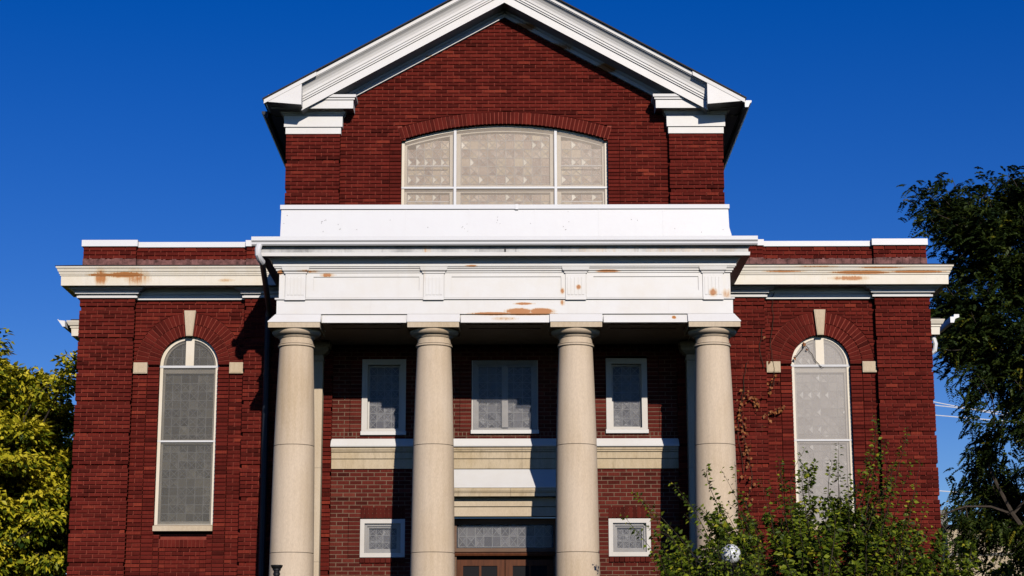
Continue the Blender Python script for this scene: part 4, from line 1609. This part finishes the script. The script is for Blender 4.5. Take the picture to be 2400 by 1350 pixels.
# honey locust at the right: feathery compound leaves
def locust():
    rng = np.random.default_rng(8)
    base = (14.2, 9.0, 0.0)
    e = empty('locust_tree', base, 'tall dark green locust tree with feathery leaves beside the church', 'tree')
    c, r = np.array((13.6, 9.0, 8.2)), np.array((4.8, 3.8, 5.2))
    tb = MB()
    tb.tube([(14.2, 9, -.1), (14.15, 9, 2.0), (14.0, 9, 4.2), (13.6, 9, 7.5), (13.2, 9, 11)], [.33, .27, .22, .14, .05], 10)
    main = []
    limbs = [((14.05, 9, 3.6), (10.6, 8.2, 6.8)), ((13.95, 9, 4.6), (10.9, 8.5, 9.6)), ((13.8, 9, 6), (11.3, 8.6, 11.9)), ((13.8, 9, 5.6), (12.4, 7.4, 9.8)),
             ((13.6, 9, 7.2), (12.0, 8.8, 12.6)), ((14.1, 9, 3.2), (11.2, 7.2, 5.0)), ((14.0, 9, 4.4), (17.3, 9, 8)), ((13.9, 9, 5), (15.5, 11.5, 10)), ((13.8, 9, 6), (16.0, 8, 11)), ((14, 9, 4), (14.5, 6.4, 7.5))]
    for a, b in limbs:
        pts = limb(tb, a, b, .1, .03, rng, .12, 7)
        main += pts
        for k in range(3):
            s = np.array(pts[rng.integers(2, 7)])
            main += limb(tb, s, s + rng.normal(size=3) * np.array((1.0, .9, .8)) + np.array((-.2, 0, .3)), .035, .012, rng, .2, 4, 5)
    main = np.array(main)
    cen = crown_points(rng, 470, c, r, -.95, .35)
    for k in range(190):
        px = rng.uniform(2125, 2480)
        p = at(px, rng.uniform(395, 860), 9 + rng.normal() * 1.1)
        cen.append(np.array(p))
    lb = lambda y_: np.interp(y_, [380, 410, 440, 480, 560, 700, 830, 900, 955, 1010, 1050, 1110, 1200, 1260, 1350], [2420, 2235, 2160, 2122, 2160, 2200, 2200, 2250, 2345, 2345, 2280, 2228, 2228, 2225, 2250])
    cen = [q for q in cen if proj(q)[0] > lb(proj(q)[1])]
    P, D, N, T, LL = [], [], [], [], []
    for q in cen:
        d = np.linalg.norm(main - q, axis=1) + .3 * np.maximum(0, main[:, 2] - q[2])
        s = main[d.argmin()]
        pts = np.array(limb(tb, s, q, .018, .006, rng, .16, 5, 4))
        m = int(rng.integers(24, 42))
        t = rng.uniform(.35, 1.0, (m, 1))
        p0 = s + (q - s) * t + rng.normal(size=(m, 3)) * np.array((.17, .17, .12)) * (.5 + t)
        ax = unit(unit(q - c) * .8 + rng.normal(size=(m, 3)) * .7 + np.array((0, 0, -.15)))
        ln = rng.uniform(.2, .36, (m, 1))
        sd_ = unit(np.cross(ax, np.array((0, 0, 1.0)) + rng.normal(size=(m, 3)) * .3))
        tt = np.clip(.45 + rng.normal(size=m) * .25 + .5 * (rng.random(m) < .04), 0, 1)
        for j in range(8):
            u = (j + .6) / 8
            pp = p0 + ax * ln * u + np.array((0, 0, -1.0)) * ln * .5 * u * u
            for sg in (-1, 1):
                P.append(pp)
                D.append(sd_ * sg + ax * .45 + np.array((0, 0, -.25)))
                N.append(np.array((0, -.2, 1.0)) + rng.normal(size=(m, 3)) * .35)
                T.append(tt + rng.normal(size=m) * .08)
                LL.append(np.full(m, 0.098 * (1.1 - .4 * abs(u - .4))))
    P, D, N, T, LL = map(np.concatenate, (P, D, N, T, LL))
    tb.build('trunk', 'bark', e, smooth=True, org=base)
    P, D, N, T, LL = np.array(P), unit(np.array(D)), unit(np.array(N)), np.array(T), np.array(LL)
    leaf_mesh('crown', P, D, N, LL, LL * .29, T, 'leaf_dark', e, base)


locust()


# leafy shrub-like small tree in front of the right wing
def shrub():
    rng = np.random.default_rng(21)
    base = (5.0, -4.0, 0.0)
    e = empty('leafy_shrub', base, 'tall leafy green shrub with long shoots before the right-hand column and pale window', 'shrub')
    tb = MB()
    for k in range(7):
        a = 2 * math.pi * k / 7
        limb(tb, (5 + .18 * math.cos(a), -4 + .18 * math.sin(a), -.05), (5 + math.cos(a) * 1.1, -4 + math.sin(a) * .6, 2.2), .06, .03, rng, .08)
    P, D, N, T, LL = [], [], [], [], []

    def shoot(tip, Y, start=None, leaves=26, bend=.25, size=.10):
        tip = np.array(tip, float)
        if start is None:
            sx = 5.0 + (tip[0] - 5.0) * rng.uniform(.45, .75)
            start = np.array((sx, -4 + (tip[1] + 4) * .5, max(1.6, tip[2] - rng.uniform(1.4, 2.3))))
        start = np.array(start, float)
        off = rng.normal(size=3) * .16
        off[2] += bend * .4
        pts = []
        for k in range(9):
            t = k / 8
            pts.append(start + (tip - start) * t + off * math.sin(math.pi * t))
        tb.tube([tuple(p) for p in pts], [.0095 * (1 - .8 * k / 8) for k in range(9)], 5)
        pts = np.array(pts)
        for k in range(leaves):
            t = rng.uniform(.12, 1) ** .8
            i = min(7, int(t * 8))
            p = pts[i] + (pts[i + 1] - pts[i]) * (t * 8 - i)
            ax = unit(pts[i + 1] - pts[i])
            out = unit(np.cross(ax, rng.normal(size=3)))
            s = size * (1.15 - .55 * t) * rng.uniform(.7, 1.3)
            P.append(p + out * .02)
            D.append(out + ax * .5 + np.array((0, 0, -.45)))
            N.append(np.array((.1, -.7, .8)) + rng.normal(size=3) * .45)
            T.append(.42 + rng.normal() * .25 + (.35 if rng.random() < .05 else 0))
            LL.append(s)
    tips = [(1480, 1146), (1490, 1160), (1573, 1128), (1605, 1205), (1655, 1092), (1690, 1100), (1722, 1082), (1735, 1150), (1780, 1120), (1825, 1068), (1830, 1110),
            (1890, 1048), (1885, 1090), (1965, 1036), (1950, 1080), (1985, 1110), (2052, 968), (2058, 990), (2040, 1060), (2130, 1000), (2125, 1015), (2090, 1090), (2145, 1148), (2130, 1170), (2185, 1236), (2165, 1235), (2215, 1290), (1545, 1240), (1530, 1290)]
    for (px, py) in tips:
        Y = -4 + rng.uniform(-.35, .35)
        p = at(px, py, Y)
        shoot((p.x, Y, p.z), Y, None, 60)
        if rng.random() < .8:
            q = at(px + rng.uniform(-30, 30), py + rng.uniform(30, 80), Y)
            shoot((q.x, Y + rng.uniform(-.3, .3), q.z), Y, None, 46)
    # body of the shrub
    for k in range(390):
        px = rng.uniform(1490, 2275)
        # upper outline of the mass
        top = np.interp(px, [1500, 1560, 1620, 1700, 1760, 1850, 1900, 1980, 2060, 2120, 2180, 2255], [1330, 1265, 1235, 1200, 1225, 1210, 1165, 1150, 1185, 1225, 1265, 1290])
        py = rng.uniform(top, top + 290) - (rng.exponential(34) if rng.random() < .45 else 0)
        Y = min(-3.1, max(-4.55 if abs(px - 1708) < 60 and abs(py - 1300) < 70 else -5.2, -4 + rng.normal() * .55))
        p = at(px, py, Y)
        st = np.array((5.0 + (p.x - 5) * rng.uniform(.7, .95), Y + rng.uniform(-.2, .2), max(.8, p.z - rng.uniform(.7, 1.4))))
        shoot((p.x, Y, p.z), Y, st, 110, .2, .108)
    for k in range(34):
        ang = rng.uniform(0, 6.28)
        rr = rng.uniform(16, 75)
        p = at(1708 + rr * math.cos(ang), 1305 + rr * .9 * math.sin(ang), -5.1)
        shoot((p.x, -5.1 + rng.uniform(-.15, .1), p.z), -5.1, (p.x + rng.uniform(-.1, .5), -4.6, p.z - rng.uniform(.6, 1.0)), 18, .2, .085)
    for k in range(60):
        a = rng.uniform(0, 6.28)
        rr = rng.uniform(.5, 2.6)
        st = (5 + rr * .7 * math.cos(a), -4 + rr * .3 * math.sin(a), rng.uniform(.5, 1.6))
        shoot((5 + rr * math.cos(a), -4 + rr * .45 * math.sin(a), rng.uniform(1.8, 3.3)), -4, st, 40, .2)
    tb.build('stems', 'twig', e, smooth=True, org=base)
    P, D, N, T, LL = np.array(P), unit(np.array(D)), unit(np.array(N)), np.array(T), np.array(LL)
    leaf_mesh('foliage', P, D, N, LL, LL * .33, T, 'leaf_shrub', e, base)


shrub()


# withered creeper on the right wing
def vine():
    rng = np.random.default_rng(5)
    base = (4.35, -0.15, 4.6)
    e = empty('withered_vine', base, 'withered brown creeper clinging to the brick beside the right-hand column', 'vine')
    tb = MB()
    P, D, N, T, LL = [], [], [], [], []

    def strand(pix, Y, dens):
        pts = [at(px, py, Y + rng.uniform(-.012, .006)) for px, py in pix]
        fine = []
        for a, b in zip(pts, pts[1:]):
            for k in range(4):
                q = a + (b - a) * (k / 4)
                fine.append(Vector((q.x + rng.normal() * .012, q.y, q.z + rng.normal() * .012)))
        fine.append(pts[-1])
        tb.tube(fine, .006, 4)
        for k in range(len(fine) - 1):
            dn = dens[min(len(dens) - 1, k * len(dens) // (len(fine) - 1))]
            for j in range(rng.poisson(dn * .75)):
                p = np.array(fine[k]) + rng.normal(size=3) * np.array((.05, .0, .04))
                p[1] = Y - abs(rng.normal()) * .03
                P.append(p)
                D.append(np.array((rng.normal() * .7, -.4, -.8 + rng.normal() * .4)))
                N.append(np.array((rng.normal() * .4, -1, .5)))
                T.append(rng.uniform(0, 1))
                LL.append(rng.uniform(.045, .085))
    Y = -0.15
    strand([(1760, 1290), (1752, 1180), (1764, 1120), (1752, 1060), (1742, 1010), (1735, 960), (1745, 905)], Y, [1, 2.5, 4.5, 5, 3, 2.5, 1.5])
    strand([(1742, 1110), (1728, 1010), (1732, 965), (1745, 930), (1742, 890), (1750, 850)], Y, [1, 2, 2.5, 1.5, .5])
    strand([(1790, 1010), (1788, 980), (1800, 968), (1825, 962), (1840, 955)], -.06, [1.5, 4, 4, 2])
    strand([(1770, 950), (1778, 940), (1764, 930)], Y, [2, 2])
    strand([(1805, 920), (1808, 890), (1815, 905), (1812, 850), (1806, 800), (1812, 740), (1808, 700), (1815, 685)], -.05, [1.5, 1.2, .2, .1, .1, .4])
    strand([(1788, 860), (1782, 820), (1786, 770)], Y, [.1, .2])
    strand([(1845, 860), (1880, 820), (1885, 806), (1900, 830), (1915, 850), (1930, 862)], .07, [1.2, 1.0, .2, .1])
    tb.build('stems', 'twig', e, org=base)
    P, D, N, T, LL = np.array(P), unit(np.array(D)), unit(np.array(N)), np.array(T), np.array(LL)
    leaf_mesh('leaves', P, D, N, LL, LL * .38, T, 'leaf_dead', e, base)


vine()


# ------------------------------------------------------------------ far right: tan building, bushes, wires
def bush(name, label, base, r, n, mat, seed, L):
    rng = np.random.default_rng(seed)
    e = empty(name, base, label, 'bush')
    tb = MB()
    for k in range(8):
        a = rng.uniform(0, 6.28)
        limb(tb, base, (base[0] + math.cos(a) * r[0] * .6, base[1] + math.sin(a) * r[1] * .6, base[2] + r[2] * 1.5), .04, .01, rng, .1)
    tb.build('stems', 'twig', e, org=base)
    g = unit(rng.normal(size=(n, 3))) * (rng.uniform(.25, 1, (n, 1)) ** .5)
    g *= 1 + .15 * np.sin(g[:, :1] * 9 + 1) * np.cos(g[:, 2:] * 7)
    P = np.array(base) + np.array((0, 0, r[2])) + g * np.array(r)
    D = unit(g + rng.normal(size=(n, 3)) * .6 + np.array((0, 0, -.3)))
    N = unit(np.array((0, -.4, 1)) + rng.normal(size=(n, 3)) * .5)
    LL = L * rng.uniform(.7, 1.3, n)
    leaf_mesh('foliage', P, D, N, LL, LL * .36, .5 + rng.normal(size=n) * .25, mat, e, base)


bush('yellow_bush', 'yellow-green bush in front of the tan building', (13.4, 16, 0), (1.9, 1.4, 2.75), 5200, 'leaf_bush', 31, .17)
bush('orange_bush', 'small orange autumn bush between church and tan building', (11.35, 19, 0), (.75, .8, 2.55), 2200, 'leaf_orange', 32, .16)


def far_building():
    base = (27, 44, 0)
    e = empty('tan_building', base, 'low tan brick building with flat roof beyond the locust tree', 'building')
    b = MB()
    b.box(17.0, 50, 40, 56, 0, 8.0)
    w = b.build('wall', 'tan_brick', e, org=base)
    b = MB()
    b.box(16.9, 50.1, 39.9, 56.1, 8.0, 8.14)
    b.build('coping', 'roof', e, org=base)
    b = MB()
    b.box(16.97, 50, 39.96, 39.998, 6.95, 7.05)
    b.build('string_course', 'concrete', e, org=base)
    for x in (18.0, 22.2, 26.4):
        f = MB()
        f.box(x, x + 1.6, 39.94, 39.998, 3.4, 5.95)
        wo_ = f.build('window', 'concrete', e, org=base)
        p = MB()
        p.box(x + .1, x + 1.5, 39.92, 39.939, 3.5, 4.65)
        p.box(x + .1, x + 1.5, 39.92, 39.939, 4.72, 5.85)
        p.build('pane', 'dark_glass', wo_, org=base).location = (0, 0, 0)
    b = MB()
    b.box(17.1, 17.75, 43, 44.0, 8.14, 9.0)
    u = b.build('roof_unit', 'concrete', e, org=base)


M['dark_glass'] = plain('dark_window_glass', (0.03, 0.04, 0.055), 0.08, 0.1, 2, 0, 0.6)
far_building()

WIRE = ['steeply sloping pale overhead wire, uppermost of those behind the church', 'pale overhead wire just under the uppermost one behind the church',
        'pale overhead wire running below the upper pair behind the church', 'lowest pale overhead wire, running far below the other three']
for k, (p0, p1) in enumerate([((2150, 938), (2345, 972)), ((2150, 949), (2345, 966)), ((2150, 973), (2360, 987)), ((2150, 1150), (2330, 1160)), ]):
    a, b = at(*p0, 27.0), at(*p1, 27.0)
    d = (b - a).normalized()
    a2, b2 = a - d * 6, b + d * 18
    pts = [tuple(a2 + (b2 - a2) * t + Vector((0, 0, -.25 * math.sin(math.pi * t) + .25 * math.sin(math.pi * .32)))) for t in [i / 16 for i in range(17)]]
    mb = MB()
    mb.tube(pts, .016, 5)
    o = mb.build('overhead_wire', 'wire', None, org=tuple(a2))
    tag(o, WIRE[k], 'wire', 'overhead wires')
